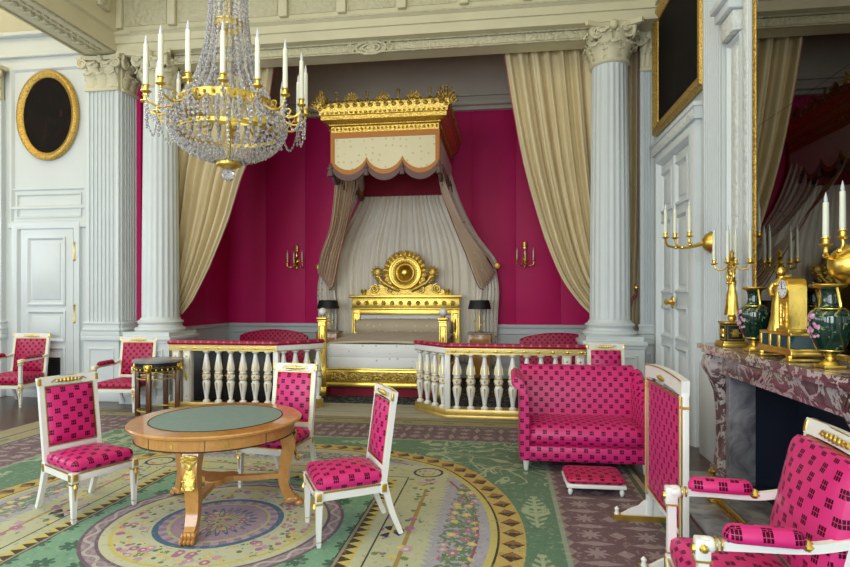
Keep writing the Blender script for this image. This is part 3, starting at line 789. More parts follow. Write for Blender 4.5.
    for i in range(7):
        x_ = (i - 3) * .026 * (w / .47); q.ball((x_, -.022, Hb - .036), (.015, .006, .019 - .003 * abs(i - 3) / 1.5), 8, k=6)
    for s_ in (-1, 1): q.tube([(s_ * .07, -.022, Hb - .036), (s_ * .10, -.022, Hb - .025), (s_ * .125, -.022, Hb - .044)], [.006, .005, .002], 6)
    q.build('crest_mount', M_gold, bf)
    pw, ph = 2 * bw - .04 + plump * 1.6, Hb - .075 - .12
    q = MB(); q.M = BM @ T(0, .012, .12 + ph / 2) @ RX(PI / 2); q.pad(pw, ph, [(0, -.008)] + backpad(pw, ph, .03 + plump, .022 + plump * .4), .02 + plump); q.build('backrest', fab, t, 50)
    if arm:
        for s_ in (-1, 1):
            yb = hd - .018 + math.tan(a) * (arm - lt_); xb = s_ * (bw + .012); xf = s_ * (hw - .022)
            q = MB(); q.bar(catmull([(xf, -hd + .02, arm - .012), (xf, -hd + .16, arm - .005), (xb * 1.02, yb - .14, arm + .0), (xb, yb - .0, arm + .03)], 5), .030, .032)
            q.lathe([(.026, -.02), (.030, -.01), (.030, .01), (.026, .02)], 14, m=T(xf, -hd + .035, arm - .012) @ RX(PI / 2))
            A_ = q.build('armrest', M_lacq, t)
            g = MB(); g.torus((0, 0, 0), .027, .004, 14, 6, T(xf, -hd + .062, arm - .010) @ RX(PI / 2)); g.torus((0, 0, 0), .020, .005, 14, 6, T(xf, -hd + .08, arm - .008) @ RX(PI / 2))
            g.lathe([(.010, 0), (.024, .02), (.022, .035), (.012, .05)], 10, m=T(xb * 1.02, yb - .12, arm + .006) @ RX(PI / 2), fn=lambda a_, z: 1 + .12 * math.cos(a_ * 6)); g.lathe([(.0, 0), (.018, .0), (.012, .01), (0, .012)], 10, m=T(xf + s_ * .026, -hd + .02, arm - .02) @ RY(s_ * PI / 2))
            g.build('gilt_collar', M_gold, A_)
            L2 = (yb - .15) - (-hd + .09); ym = (yb - .15 + -hd + .09) / 2
            g = MB(); g.M = T((xf + xb) / 2, ym, arm + .012); g.pad(.062 + plump * .4, L2, [(.006, -.004), (0, 0), (-.002, .018), (.003, .032), (.012, .046), (.024, .052)], .030 + plump * .2); g.build('arm_pad', fab, A_, 60)
            g = MB()
            for i in range(24): g.ball(((xf + xb) / 2 + s_ * .030, ym - L2 / 2 + .01 + (L2 - .02) * i / 23, arm + .013), .0042, 6, k=4); g.ball(((xf + xb) / 2 - s_ * .030, ym - L2 / 2 + .01 + (L2 - .02) * i / 23, arm + .013), .0042, 6, k=4)
            g.build('nail_heads', M_bronze, A_)
    return t
G1 = 'white and gilt chairs around the room'
seat_furniture('side_chair', 'pink damask side chair standing left of the round table', 'chair', (-3.0, 3.75, .0125), R(66.5))
seat_furniture('side_chair', 'pink damask side chair standing right of the round table, facing left', 'chair', (-1.05, 3.64, .0125), R(-61), tilt=7.5, top=.925)
seat_furniture('side_chair', 'pink damask side chair behind the round table, facing the viewer', 'chair', (-1.87, 4.50, .0125), R(-9))
seat_furniture('side_chair', 'pink side chair tucked behind the sofa beside the right column', 'chair', (1.15, 6.45, .012), R(0), top=1.0)
seat_furniture('armchair', 'crimson armchair at the far left in front of the white door, cut by the frame', 'armchair', (-7.03, 7.30, .0), R(6), w=.62, d=.56, top=1.0, rail=.26, seat_h=.12, arm=.66, fab=M_damr)
seat_furniture('armchair', 'crimson armchair by the left pier, partly behind the gilt tripod stand', 'armchair', (-5.18, 7.16, .0125), R(4), w=.60, d=.54, top=.96, rail=.26, arm=.60, fab=M_damr)
seat_furniture('armchair', 'large pink armchair in the right foreground with nailed arm pads', 'armchair', (.935, 2.425, .0125), R(265), w=.61, d=.45, plump=.045, rail=.28, railh=.07, seat_h=.10, crown=.04, top=1.015, arm=.66, tilt=13)

# sofa
sf = thing('sofa', 'low pink damask sofa with a scrolled left arm in front of the right column', 'sofa', (.70, 5.42, .012), R(0))
W_, D_ = 1.14, .70
q = MB(); q.box(-W_ / 2, W_ / 2, -D_ / 2, D_ / 2, .09, .23, b=.03); q.build('seat_base', M_dam, sf)
q = MB(); q.M = T(.0, -.04, .23); q.pad(W_ - .12, D_ - .10, [(.03, 0), (.004, .02), (0, .07), (.006, .13), (.03, .16), (.10, .18), (.2, .19), (.28, .19)], .07); q.build('seat_cushion', M_dam, sf, 50)
q = MB(); prof = [(.16, .2), (.17, .5), (.20, .68), (.235, .78), (.27, .845), (.32, .875), (.37, .87), (.40, .83), (.39, .78), (.36, .76), (.35, .5), (.35, .1), (.16, .1)]
rs = []
for i in range(13):
    x_ = -W_ / 2 + .02 + (W_ - .06) * i / 12; k = 1 - .0 * abs(i - 6) / 6; sg = .012 * math.sin(PI * i / 12)
    rs.append([(x_, y_ - sg - .02, z_ * k) for y_, z_ in prof])
q.rings(rs); q.build('backrest', M_dam, sf, 50)
q = MB(); prof = [(0, .1), (0, .5), (-.01, .66), (-.035, .76), (-.075, .82), (-.12, .835), (-.15, .81), (-.155, .77), (-.13, .74), (-.10, .73), (-.085, .66), (-.08, .5), (-.08, .1)]
q.M = T(-W_ / 2 + .085, 0, 0)
q.rings([[(x_ * s_, y_, .1 + (z_ - .1) * (1 if s_ == 1 else .985)) for x_, z_ in prof] for y_, s_ in ((-D_ / 2 - .01, .9), (-D_ / 2 + .005, 1), (0, 1), (D_ / 2 - .05, 1))]); q.build('armrest', M_dam, sf, 50)
q = MB(); q.M = T(W_ / 2 - .085, 0, 0)
rs = []
for y_, z_ in ((-D_ / 2 - .005, .60), (-D_ / 2 + .10, .62), (-.05, .68), (.1, .78), (.24, .84)):
    rs.append([(0, y_, .1), (0, y_, z_ - .12), (.01, y_, z_ - .05), (.04, y_, z_), (.08, y_, z_ + .01), (.115, y_, z_ - .02), (.11, y_, z_ - .07), (.085, y_, z_ - .1), (.08, y_, .1)])
q.rings(rs); q.build('armrest', M_dam, sf, 50)
for x_ in (-1, 1):
    for y_ in (-1, 1):
        q = MB(); q.lathe([(.016, 0), (.020, .01), (.030, .09)], 12, (x_ * (W_ / 2 - .06), y_ * (D_ / 2 - .05), 0)); q.build('leg', M_lacq, sf)
# footstool
fs = thing('footstool', 'small low pink footstool on white feet in front of the sofa', 'footstool', (.70, 4.69, .012), R(1))
q = MB(); q.box(-.225, .225, -.18, .18, .055, .085, b=.006); q.build('frame', M_lacq, fs)
q = MB(); q.pad(.44, .35, cushion_prof(.085, .05, .02, .29), .03); q.build('cushion', M_damr, fs, 50)
for x_ in (-1, 1):
    for y_ in (-1, 1):
        q = MB(); q.lathe([(.010, 0), (.014, .005), (.020, .03), (.014, .045), (.02, .056)], 12, (x_ * .195, y_ * .15, 0)); q.build('foot', M_lacq, fs)
# fire screen
ss = thing('fire_screen', 'tall white and gilt fire screen with a pink damask panel beside the fireplace', 'fire screen', (.985, 3.69, .0), -PI / 2)
hw = .385
for s_ in (-1, 1):
    q = MB(); q.box(s_ * hw - .022, s_ * hw + .022, -.02, .02, .03, 1.02, b=.004); P_ = q.build('post', M_lacq, ss)
    q = MB(); q.box(s_ * (hw - .020) - .004, s_ * (hw - .020) + .004, -.024, -.016, .2, 1.0); q.box(s_ * (hw + .020) - .003, s_ * (hw + .020) + .003, -.024, -.016, .2, 1.0); q.box(s_ * hw - .0235, s_ * hw + .0235, -.0215, .0215, .93, .945); q.build('gilt_line', M_gold, P_)
    q = MB(); q.prismx([(-.24, .012), (.24, .012), (.24, .05), (-.24, .05)], s_ * hw - .03, s_ * hw + .03); F_ = q.build('foot', M_gold, ss)
    q = MB(); q.prismx([(-.19, .05), (-.12, .09), (-.07, .11), (-.03, .15), (.03, .15), (.07, .11), (.12, .09), (.19, .05)], s_ * hw - .012, s_ * hw + .012); q.lathe([(.018, 0), (.012, .02), (.017, .035), (.004, .05)], 10, (s_ * hw, -.215, .05)); q.lathe([(.018, 0), (.012, .02), (.017, .035), (.004, .05)], 10, (s_ * hw, .215, .05)); q.build('foot_scroll', M_lacq, F_)
q = MB(); q.bar([(x_, 0, 1.045 + .022 * (1 - (x_ / (hw + .03)) ** 2)) for x_ in [-hw - .022 + (2 * hw + .044) * i / 10 for i in range(11)]], .044, .085, side=(0, 1, 0))
tr_ = q.build('top_rail', M_lacq, ss)
q = MB(); q.box(-hw, hw, -.018, .018, .215, .25, b=.004); q.build('bottom_rail', M_lacq, ss)
q = MB(); q.box(-hw + .02, hw - .02, -.026, -.016, .985, .995); q.box(-hw + .02, hw - .02, -.024, -.014, .252, .262)
for i in range(7): q.ball(((i - 3) * .022, -.026, 1.045), (.014, .006, .022 - .004 * abs(i - 3)), 8, k=6)
q.bar([(x_, -.022, 1.083 + .022 * (1 - (x_ / (hw + .03)) ** 2)) for x_ in [-hw - .02 + (2 * hw + .04) * i / 10 for i in range(11)]], .006, .008, side=(0, 1, 0))
q.build('gilt_ornament', M_gold, tr_)
q = MB(); q.M = T(0, .012, .62) @ RX(PI / 2); q.pad(2 * hw - .05, .73, [(0, 0), (0, .02), (.004, .026), (.02, .028), (.2, .030)], .01); q.build('panel', M_dam, ss, 50)

# ---------------------------------------------------------------- centre table
tb = thing('round_table', 'round burr wood centre table with a green leather top in the foreground', 'table', (-2.045, 3.83, .012), 0)
TS = .90
q = MB(); q.lathe([(0.02, .560), (.58, .560), (.60, .565), (.60, .635), (.625, .640), (.650, .650), (.655, .663), (.645, .672), (.53, .674), (.02, .674)], 96, sx=TS, sy=TS); tt = q.build('table_top', M_wood, tb)
q = MB(); q.lathe([(.01, .672), (.495, .672), (.495, .6765), (.01, .6765)], 96, sx=TS, sy=TS); q.build('leather_top', M_leather, tt)
q = MB(); q.torus((0, 0, .6745), .502 * TS, .004, 96, 6); q.torus((0, 0, .565), .602 * TS, .004, 96, 6); q.build('stringing', M_dark, tt)
for k, a in enumerate((-88, -52, 32, 152, -124)):
    if k < 2:
        q = MB(); ca = R(a - 4); 
        q.lathe([(.0, 0), (.010, 0), (.010, .003), (0, .003)], 12, m=T(.542 * math.cos(ca), .542 * math.sin(ca), .60) @ RZ(ca) @ RY(PI / 2), sx=1.6); q.build('keyhole', M_gold, tt)
q = MB()
for a in (-70, -112, -28): q.box(.538, .5425, -.0015, .0015, .568, .636, RZ(R(a)))
q.build('drawer_line', M_dark, tt)
for a in (-80, 22, 150):
    q = MB(); q.M = RZ(R(a))
    pts = catmull([(.46, 0, .562), (.485, 0, .50), (.495, 0, .42), (.465, 0, .30), (.46, 0, .18), (.49, 0, .09), (.52, 0, .05)], 5); K = len(pts)
    q.bar(pts, [.105 - .04 * i / (K - 1) for i in range(K)], [.11 - .045 * min(1, i / (K * .7)) for i in range(K)], side=(0, 1, 0))
    L_ = q.build('leg', M_wood, tb, 60)
    q = MB(); q.M = RZ(R(a)); q.box(.47, .56, -.045, .045, .022, .07, b=.015)
    for s_ in (-1.5, -.5, .5, 1.5): q.ball((.572, s_ * .024, .020), (.030, .013, .020), 8); q.ball((.55, s_ * .024, .05), (.02, .012, .02), 8)
    q.build('paw_foot', M_wood, L_, 60)
    q = MB(); q.M = RZ(R(a)) @ T(.535, 0, .44) @ RZ(PI / 2); leaf(q, T(0, -.0, .02), .085, .085, .01, .010); leaf(q, T(0, .002, .03) @ RY(PI) @ RX(.14), .14, .07, .01, .010); q.ball((0, -.004, .03), (.018, .010, .026), 8); q.build('gilt_mount', M_cangold, L_, 60)
q = MB()
for a in (-80, 22, 150): q.bar([Vector((math.cos(R(a)) * d_, math.sin(R(a)) * d_, z_)) for d_, z_ in ((.05, .235), (.25, .225), (.48, .225))], .05, .035, side=(math.sin(R(a)), -math.cos(R(a)), 0))
q.prismz([(math.cos(R(t_)) * (.115 + .03 * math.cos(R(3 * (t_ + 80)))), math.sin(R(t_)) * (.115 + .03 * math.cos(R(3 * (t_ + 80))))) for t_ in range(0, 360, 12)], .215, .255); q.build('stretcher', M_wood, tb)

# ---------------------------------------------------------------- gilt tripod stand
gt = thing('gilt_stand', 'round dark stand with gilt ram heads and wooden legs by the left balustrade', 'stand', (-4.46, 6.80, .012), 0)
q = MB(); q.lathe([(.01, .70), (.285, .70), (.300, .706), (.300, .728), (.285, .735), (.01, .735)], 40); q.build('top', M_hearth, gt)
q = MB(); q.lathe([(.10, .56), (.22, .575), (.265, .62), (.27, .70), (.1, .70)], 40); q.torus((0, 0, .70), .272, .008, 40, 6); bk = q.build('basin', M_dark, gt)
q = MB()
for i in range(24):
    a = 2 * PI * i / 24; q.ball((.262 * math.cos(a), .262 * math.sin(a), .615), (.013, .013, .022), 6); 
    q.tube([(.265 * math.cos(a + k * PI / 96 * 1.0), .265 * math.sin(a + k * PI / 96), .655 - .012 * math.sin(PI * k / 8)) for k in range(9)], .004, 5)
q.torus((0, 0, .59), .245, .006, 40, 6); q.build('gilt_garland', M_gold, bk)
for i in range(4):
    a = R(-80 + 90 * i); q = MB(); q.M = RZ(a); q.box(.230, .280, -.028, .028, 0, .60, b=.004); L_ = q.build('leg', M_bronze, gt)
    q = MB(); q.M = RZ(a); q.ball((.280, 0, .650), (.032, .038, .048), 10); q.ball((.305, 0, .615), (.020, .020, .026), 8)
    for s_ in (-1, 1): q.tube([(.27, s_ * .02, .685), (.275, s_ * .045, .68), (.28, s_ * .05, .65), (.285, s_ * .036, .635)], [.010, .009, .007, .004], 6)
    q.lathe([(.026, 0), (.034, .01), (.026, .02)], 10, (.255, 0, .575)); q.box(.230, .280, -.026, .026, .0, .02); q.tbox((.28, 0, .57), (.278, 0, .46), .01, .004, d0=.03, d1=.006); q.build('ram_head', M_gold, L_)
q = MB(); q.torus((0, 0, .09), .235, .012, 36, 6); q.torus((0, 0, .50), .240, .010, 36, 6); q.build('gilt_ring', M_goldm, gt)

# ---------------------------------------------------------------- balustrades
def baluster_proto():
    q = MB(); q.lathe([(.042, 0), (.042, .022), (.026, .035), (.020, .05), (.026, .10), (.038, .20), (.045, .27), (.040, .285), (.036, .30), (.044, .31), (.044, .40), (.036, .41), (.040, .425), (.045, .44), (.038, .51), (.026, .61), (.019, .655), (.028, .668), (.042, .68), (.042, .70)], 12)
    for i, v in enumerate(q.v): q.v[i] = Vector((v.x * 1.15, v.y * 1.15, v.z))
    o = q.build('baluster', M_lacq, None)
    g = MB(); g.lathe([(.0445, .308), (.0475, .312), (.0475, .322), (.0445, .326)], 12, cap=False); g.lathe([(.0445, .384), (.0475, .388), (.0475, .398), (.0445, .402)], 12, cap=False)
    for i in range(4):
        a = PI / 4 + i * PI / 2 - PI / 4; g.ball((.044 * math.cos(a), .044 * math.sin(a), .355), (.012, .012, .02), 8, k=5)
        g.tbox((.044 * math.cos(a), .044 * math.sin(a), .27), (.036 * math.cos(a), .036 * math.sin(a), .16), .014, .004); g.tbox((.044 * math.cos(a), .044 * math.sin(a), .44), (.036 * math.cos(a), .036 * math.sin(a), .55), .014, .004)
    g.lathe([(.0205, .045), (.024, .05), (.0205, .055)], 10, cap=False); 
    for i, v in enumerate(g.v): g.v[i] = Vector((v.x * 1.145, v.y * 1.145, v.z))
    g.build('gilt_collar', M_goldm, o)
    return o
BP = []
def balustrade(label, loc, s_, length, n):
    """front run along x from the inner corner (0,0) outward (s_ = +1 right / -1 left), chamfered return towards the bed"""
    t = thing('balustrade', label, 'balustrade', loc, 0, None)
    ex = Vector((-s_ * .46, .50, 0)); rl = ex.length; ra = math.atan2(.50, -s_ * .46)
    runs = [(Matrix() if s_ > 0 else RZ(PI), length, n, M_goldm), (RZ(ra), rl, 4, M_lacq)]
    for k, (m, l_, nn, fm) in enumerate(runs):
        sy = -1 if (k == 0 and s_ > 0) or (k == 1 and s_ < 0) else 1   # outward side
        q = MB(); q.box(-.03, l_, -.06, .06, 0, .045, m, b=.006); q.box(-.02, l_, -.05, .05, .045, .12, m, b=.008); q.build('base_rail', M_goldm, t)
        q = MB(); q.box(-.03, l_, -.05, .05, .815, .895, m, b=.006); fr_ = q.build('frieze_rail', M_friez if k == 0 else M_lacq, t)
        q = MB()
        if k == 0:
            for z_ in (.822, .886): q.box(-.03, l_, sy * .053 - .003, sy * .053 + .003, z_ - .006, z_ + .006, m)
            for i in range(int(l_ / .175) + 1):
                x_ = .09 + i * .175
                if x_ < l_ - .05:
                    q.ball((x_, sy * .052, .855), (.022, .006, .018), 8, m, 5)
                    for e in (-1, 1): q.ball((x_ + e * .036, sy * .052, .855), (.016, .005, .009), 6, m, 4)
        else: q.box(-.03, l_, sy * .053 - .003, sy * .053 + .003, .818, .826, m)
        q.build('gilt_ornament', M_gold, fr_)
        q = MB(); q.box(-.05, l_ + .02, -.065, .065, .895, .95, m, b=.022); q.build('rail_cushion', M_pad, t, 60)
        for i in range(nn):
            x_ = .12 + i * .175 if k == 0 else .10 + i * (rl - .16) / 3
            if not BP: BP.append(baluster_proto()); o = BP[0]; o.parent = t
            else: o = dup(BP[0], parent=t)
            o.location = m @ Vector((x_, 0, .118))
        if k == 0:
            for i in range(2):
                x_ = l_ - .26 + i * .16
                q = MB(); q.box(x_ - .055, x_ + .055, -.045, .045, .12, .815, m, b=.004); o = q.build('end_panel', M_lacq, t)
                g = MB(); g.frame(x_ - .05 if sy < 0 else -(x_ + .05), x_ + .05 if sy < 0 else -(x_ - .05), .14, .80, [(0, .045), (0, .05), (.006, .05), (.006, .045)], m if sy < 0 else m @ RZ(PI))
                for z_ in (.2, .74): g.ball((x_, sy * .047, z_), (.014, .006, .014), 8, m, 5)
                g.ball((x_, sy * .047, .47), (.018, .006, .07), 8, m, 6); g.build('gilt_panel_line', M_gold, o)
    q = MB(); q.box(-.035, .035, -.035, .035, .118, .815, b=.005); o = q.build('corner_post', M_lacq, t)
    return t
balustrade('white and gilt balustrade right of the bed with a crimson cushion rail', (-.72, 7.20, .010), 1, 1.74, 8)
balustrade('white and gilt balustrade left of the bed behind the gilt stand', (-3.01, 7.20, .010), -1, 1.52, 6)
# settees behind
def settee(label, loc):
    t = thing('settee', label, 'settee', loc, 0, None)
    q = MB(); q.box(-.60, .60, -.28, .26, .24, .30, b=.01); q.build('seat_frame', M_lacq, t)
    q = MB(); q.M = T(0, -.02, 0); q.pad(1.18, .54, cushion_prof(.30, .10, .03, .54), .05); q.build('seat', M_damr, t, 50)
    n = 16; rs = []
    for i in range(n + 1):
        x_ = -.62 + 1.24 * i / n; h = .86 + .11 * math.sin(PI * i / n) ** .7
        rs.append([(x_, .22, .3), (x_, .23, h - .03), (x_, .25, h), (x_, .29, h), (x_, .31, h - .03), (x_, .30, .3)])
    q = MB(); q.rings(rs); q.build('backrest', M_damr, t, 50)
    for sx in (-1, 1):
        for sy in (-1, 1):
            q = MB(); q.tbox((sx * .56, sy * .23, .24), (sx * .56, sy * .23, 0), .05, .03); q.build('leg', M_lacq, t)
settee('curved crimson settee behind the left balustrade', (-4.05, 9.3, .010))
settee('curved crimson settee behind the right balustrade', (.86, 9.0, .010))
cb = thing('cabinet', 'low dark cabinet added close behind the left balustrade to fill its gaps', 'cabinet', (-4.05, 7.85, .010), 0)
q = MB(); q.box(-.62, .72, -.2, .2, .06, .78, b=.01); q.build('body', M_dark, cb)  # added dark body, widened to fill the gaps between the balusters
q = MB(); q.box(-.65, .75, -.22, .22, .78, .80, b=.006); q.build('top', M_dark, cb)
for k in (0, 1):
    q = MB(); q.box(-.60 + k * .66, .04 + k * .66, -.215, -.2, .1, .74, b=.005); o = q.build('door', M_dark, cb)
    q = MB(); q.ball((.0 + k * .10, -.222, .42), .012, 8); q.build('knob', M_gold, o)
for sx in (-.56, .66):
    for sy in (-.15, .15):
        q = MB(); q.tbox((sx, sy, .06), (sx, sy, 0), .05, .035); q.build('leg', M_dark, cb)

# ---------------------------------------------------------------- bed
BX = COLX
bd = thing('bed', 'gilt state bed with a carved sunburst headboard under the canopy', 'bed', (BX, 9.55, .010), 0)
q = MB()
q.box(-.96, .96, -1.05, -.97, .22, .42, b=.006); q.box(-.98, .98, -1.07, -.96, .15, .22, b=.012); q.box(-.97, .97, -1.065, -.965, .41, .445, b=.01)
for s_ in (-1, 1): q.box(s_ * .95 - .04, s_ * .95 + .04, -1.0, 1.0, .15, .42, b=.01)
rl_ = q.build('side_rail', M_gold, bd)
q = MB(); q.box(-.80, .80, -1.056, -1.045, .25, .39, b=.004)
q.lathe([(0, 0), (.055, 0), (.05, .012), (.03, .02), (0, .022)], 20, m=T(0, -1.052, .32) @ RX(PI / 2), fn=lambda a, z: 1 + .08 * math.cos(a * 8))
for s_ in (-1, 1):
    for i in range(7): q.tube([(s_ * (.12 + i * .095), -1.058, .27), (s_ * (.16 + i * .095), -1.06, .32), (s_ * (.12 + i * .095), -1.058, .37)], [.004, .009, .004], 6)
q.build('carved_frieze', M_goldrel, rl_)
q = MB(); q.box(-.90, .90, -.95, .95, .0, .20); q.build('dust_ruffle', M_redlin, bd)
for s_ in (-1, 1):
    q = MB(); q.box(s_ * .945 - .085, s_ * .945 + .085, -1.10, -.93, 0, .15, b=.012); q.box(s_ * .945 - .07, s_ * .945 + .07, -1.085, -.945, .15, .46, b=.01)
    q.tbox((s_ * .945, -1.015, .46), (s_ * .945, -1.015, 1.18), .125, .105); q.box(s_ * .945 - .07, s_ * .945 + .07, -1.085, -.945, 1.15, 1.18, b=.006); q.box(s_ * .945 - .08, s_ * .945 + .08, -1.095, -.935, 1.19, 1.225, b=.01)
    p_ = q.build('foot_post', M_gold, bd)
    q = MB(); q.frame(s_ * .945 - .045, s_ * .945 + .045, .52, 1.10, [(0, 1.075), (0, 1.085), (.008, 1.085), (.012, 1.074)])
    q.ball((s_ * .945, -1.078, .80), (.02, .008, .16), 8); q.ball((s_ * .945, -1.09, .30), (.03, .01, .06), 8); q.build('chased_panel', M_goldrel, p_)
    q = MB(); q.lathe([(.03, 0), (.02, .01), (.03, .02), (.045, .03)], 14, (s_ * .945, -1.015, 1.225)); q.build('finial_cup', M_gold, p_)
    q = MB(); q.ball((s_ * .945, -1.015, 1.31), .062, 20, k=14); q.build('globe_finial', M_porc, p_, 60)
# headboard at y=+1.08 local
hb = MB(); Y0 = 1.05
for s_ in (-1, 1):
    hb.box(s_ * .955 - .08, s_ * .955 + .08, Y0 - .06, Y0 + .06, 0, 1.30, b=.008)
hb.box(-1.05, 1.05, Y0 - .07, Y0 + .07, 1.30, 1.33, b=.008); hb.box(-1.03, 1.03, Y0 - .05, Y0 + .05, 1.33, 1.52, b=.006); hb.box(-1.08, 1.08, Y0 - .09, Y0 + .08, 1.52, 1.58, b=.012)
hb.box(-.88, .88, Y0 - .045, Y0 + .045, 1.20, 1.30, b=.008)
H_ = hb.build('headboard', M_gold, bd)
q = MB()
for i in range(12):
    x_ = (i - 5.5) * .165; q.lathe([(0, 0), (.048, 0), (.04, .014), (.02, .02), (0, .022)], 12, m=T(x_, Y0 - .05, 1.425) @ RX(PI / 2), fn=(lambda a, z: 1 + .15 * math.cos(a * 6)) if i % 2 else None)
for s_ in (-1, 1):
    q.frame(s_ * .955 - .05, s_ * .955 + .05, .75, 1.24, [(0, -Y0 + .06), (0, -Y0 + .07), (.01, -Y0 + .07), (.014, -Y0 + .058)]); q.ball((s_ * .955, Y0 - .065, 1.0), (.022, .01, .14), 8)
q.build('rosette_frieze', M_goldrel, H_)
q = MB(); MZ = T(0, Y0 - .02, 2.0) @ RX(PI / 2) @ Matrix.Scale(1.1, 4)
q.lathe([(0, .03), (.08, .075), (.11, .05), (.125, .03), (.15, .025), (.16, .04), (.18, .025), (.24, .02), (.25, .04), (.275, .045), (.29, .03), (.30, -.02), (0, -.02)], 48, m=MZ)
q.ball((0, Y0 - .10, 2.0), (.09, .05, .09), 16)
q.tube([(-.02, Y0 - .08, 2.26), (0, Y0 - .09, 2.30), (.02, Y0 - .08, 2.26)], [.01, .03, .01], 8)
md_ = q.build('medallion', M_gold, H_, 50)
q = MB()
for i in range(26):
    a = 2 * PI * i / 26 + .12
    if math.sin(a) > -.75: leaf(q, T(math.cos(a) * .31, Y0 - .02, 2.0 + math.sin(a) * .31) @ RY(PI / 2 - a), .10, .085, .03)
for i in range(30):
    a = 2 * PI * i / 30; q.ball((math.cos(a) * .23, Y0 - .05, 2.0 + math.sin(a) * .23), (.014, .008, .014), 6, k=4)
q.build('sunburst_leaves', M_cangold, md_, 60)
q = MB()
q.prism([(-.86, 1.58), (-.86, 1.63), (-.70, 1.68), (-.62, 1.76), (-.48, 1.78), (-.36, 1.72), (-.2, 1.76), (0, 1.74), (.2, 1.76), (.36, 1.72), (.48, 1.78), (.62, 1.76), (.70, 1.68), (.86, 1.63), (.86, 1.58)], Y0 - .02, Y0 + .02)
for s_ in (-1, 1):
    volute(q, T(s_ * .60, Y0 - .04, 1.70) @ (RY(0) if s_ > 0 else RZ(PI)), .09, .022); volute(q, T(s_ * .30, Y0 - .045, 1.68) @ (RZ(PI) if s_ > 0 else RY(0)), .07, .018)
    volute(q, T(s_ * .32, Y0 - .04, 1.86) @ (RZ(PI) if s_ > 0 else RY(0)), .06, .016)
    q.tube(catmull([(s_ * .12, Y0 - .05, 1.66), (s_ * .28, Y0 - .07, 1.74), (s_ * .42, Y0 - .07, 1.82), (s_ * .50, Y0 - .06, 1.93)], 5), [.03, .035, .04, .045, .05] * 3 + [.045], 10)
    q.ball((s_ * .53, Y0 - .06, 2.01), (.09, .06, .09), 12)
    for i in range(10):
        a = 2 * PI * i / 10
        for rr in (.10, .055): q.ball((s_ * .53 + math.cos(a) * rr, Y0 - .09, 2.01 + math.sin(a) * rr), (.022, .018, .022), 6, k=4)
    leaf(q, T(s_ * .46, Y0 - .06, 1.80) @ RY(s_ * .5), .16, .10, .05); leaf(q, T(s_ * .80, Y0 - .03, 1.58), .10, .10, .04)
q.build('carved_scrolls', M_cangold, H_, 60)
q = MB(); q.box(-.87, .87, Y0 - .02, Y0 + .02, .4, 1.20); q.box(-.84, .84, Y0 - .05, Y0 - .01, .85, 1.18, b=.02); q.build('headboard_panel', M_spread, bd)
q = MB(); q.box(-.88, .88, -.96, 1.0, .40, .79, b=.05)
for z_ in (.60,): q.torus((0, 0, 0), .01, .01, 6, 4, T(0, 0, z_))
mt = q.build('mattress', M_spread, bd)
def cov(u_, v_):
    x_ = -.93 + 1.86 * u_; y_ = -.99 + 1.80 * v_
    z_ = .80 + .045 * math.sin(PI * u_) ** .5 + .05 * v_ + .008 * math.sin(u_ * 21 + v_ * 5) * math.sin(v_ * 14)
    return (x_, y_, z_)
q = sheet(cov, 40, 30); solid(q.build('coverlet', M_cover, bd), .03)
q = MB()
q.box(-.90, .90, -1.0, -.955, .40, .62, b=.02); q.box(-.91, .91, -1.005, -.955, .60, .81, b=.02); q.build('bed_skirt', M_spread, bd)
bo = MB(); bo.lathe([(.01, -.90), (.09, -.90), (.13, -.87), (.145, -.7), (.15, 0), (.145, .7), (.13, .87), (.09, .90), (.01, .90)], 28, m=T(0, .82, .99) @ RY(PI / 2)); tag(bo.build('bolster', M_cover), 'long cream bolster pillow lying against the gilt headboard', 'bolster')
bpy.data.objects['bolster'].location = (BX, 9.55, .01)

# ---------------------------------------------------------------- canopy
cn = thing('bed_canopy', 'gilded crown canopy with scalloped cream valance projecting above the bed', 'canopy', (BX, 10.80, 0), 0)
hw, dp = .86, 2.10   # half width, projection
q = MB()
prof = [(0, 4.14), (0, 4.24), (.03, 4.26), (.03, 4.27), (.09, 4.30), (.13, 4.32), (.13, 4.38), (.15, 4.39), (.15, 4.43), (.17, 4.47), (.17, 4.56), (.10, 4.57), (.06, 4.56), (-.04, 4.56), (-.04, 4.14)]
q.rings([[(-hw - o_, 0, z_), (-hw - o_, -dp - o_, z_), (hw + o_, -dp - o_, z_), (hw + o_, 0, z_)] for o_, z_ in prof] , closed=True, cap=False)
q.box(-hw, hw, -dp, 0, 4.30, 4.34)
K_ = q.build('cornice', M_cangold, cn)
q = MB()
for sd in range(3):
    n = 26; 
    for i in range(n):
        t_ = (i + .5) / n
        p = (-hw + 2 * hw * t_, -dp - .03) if sd == 0 else ((-hw - .03) if sd == 1 else (hw + .03), -dp * t_)
        q.ball((p[0], p[1] + 0, 4.20), (.016, .016, .022), 6, k=4)
        if sd == 0: q.box(-hw - .13 + (2 * hw + .26) * t_ - .018, -hw - .13 + (2 * hw + .26) * t_ + .018, -dp - .18, -dp - .14, 4.40, 4.425)
q.build('bead_frieze', M_goldrel, K_)
def palmette(mb, m, s):
    for k in range(-4, 5):
        a = R(k * 17); L3 = s * (1 - .045 * abs(k))
        mb.tube([(0, 0, 0), (math.sin(a) * L3 * .55, -.01, math.cos(a) * L3 * .55), (math.sin(a) * L3 * .9, -.015, math.cos(a) * L3 * .9), (math.sin(a) * L3, -.03, math.cos(a) * L3 * .96)], [s * .05, s * .075, s * .07, s * .03], 6, m, flat=.6)
    mb.ball((0, -.015, .02), (s * .16, s * .1, s * .14), 8, m)
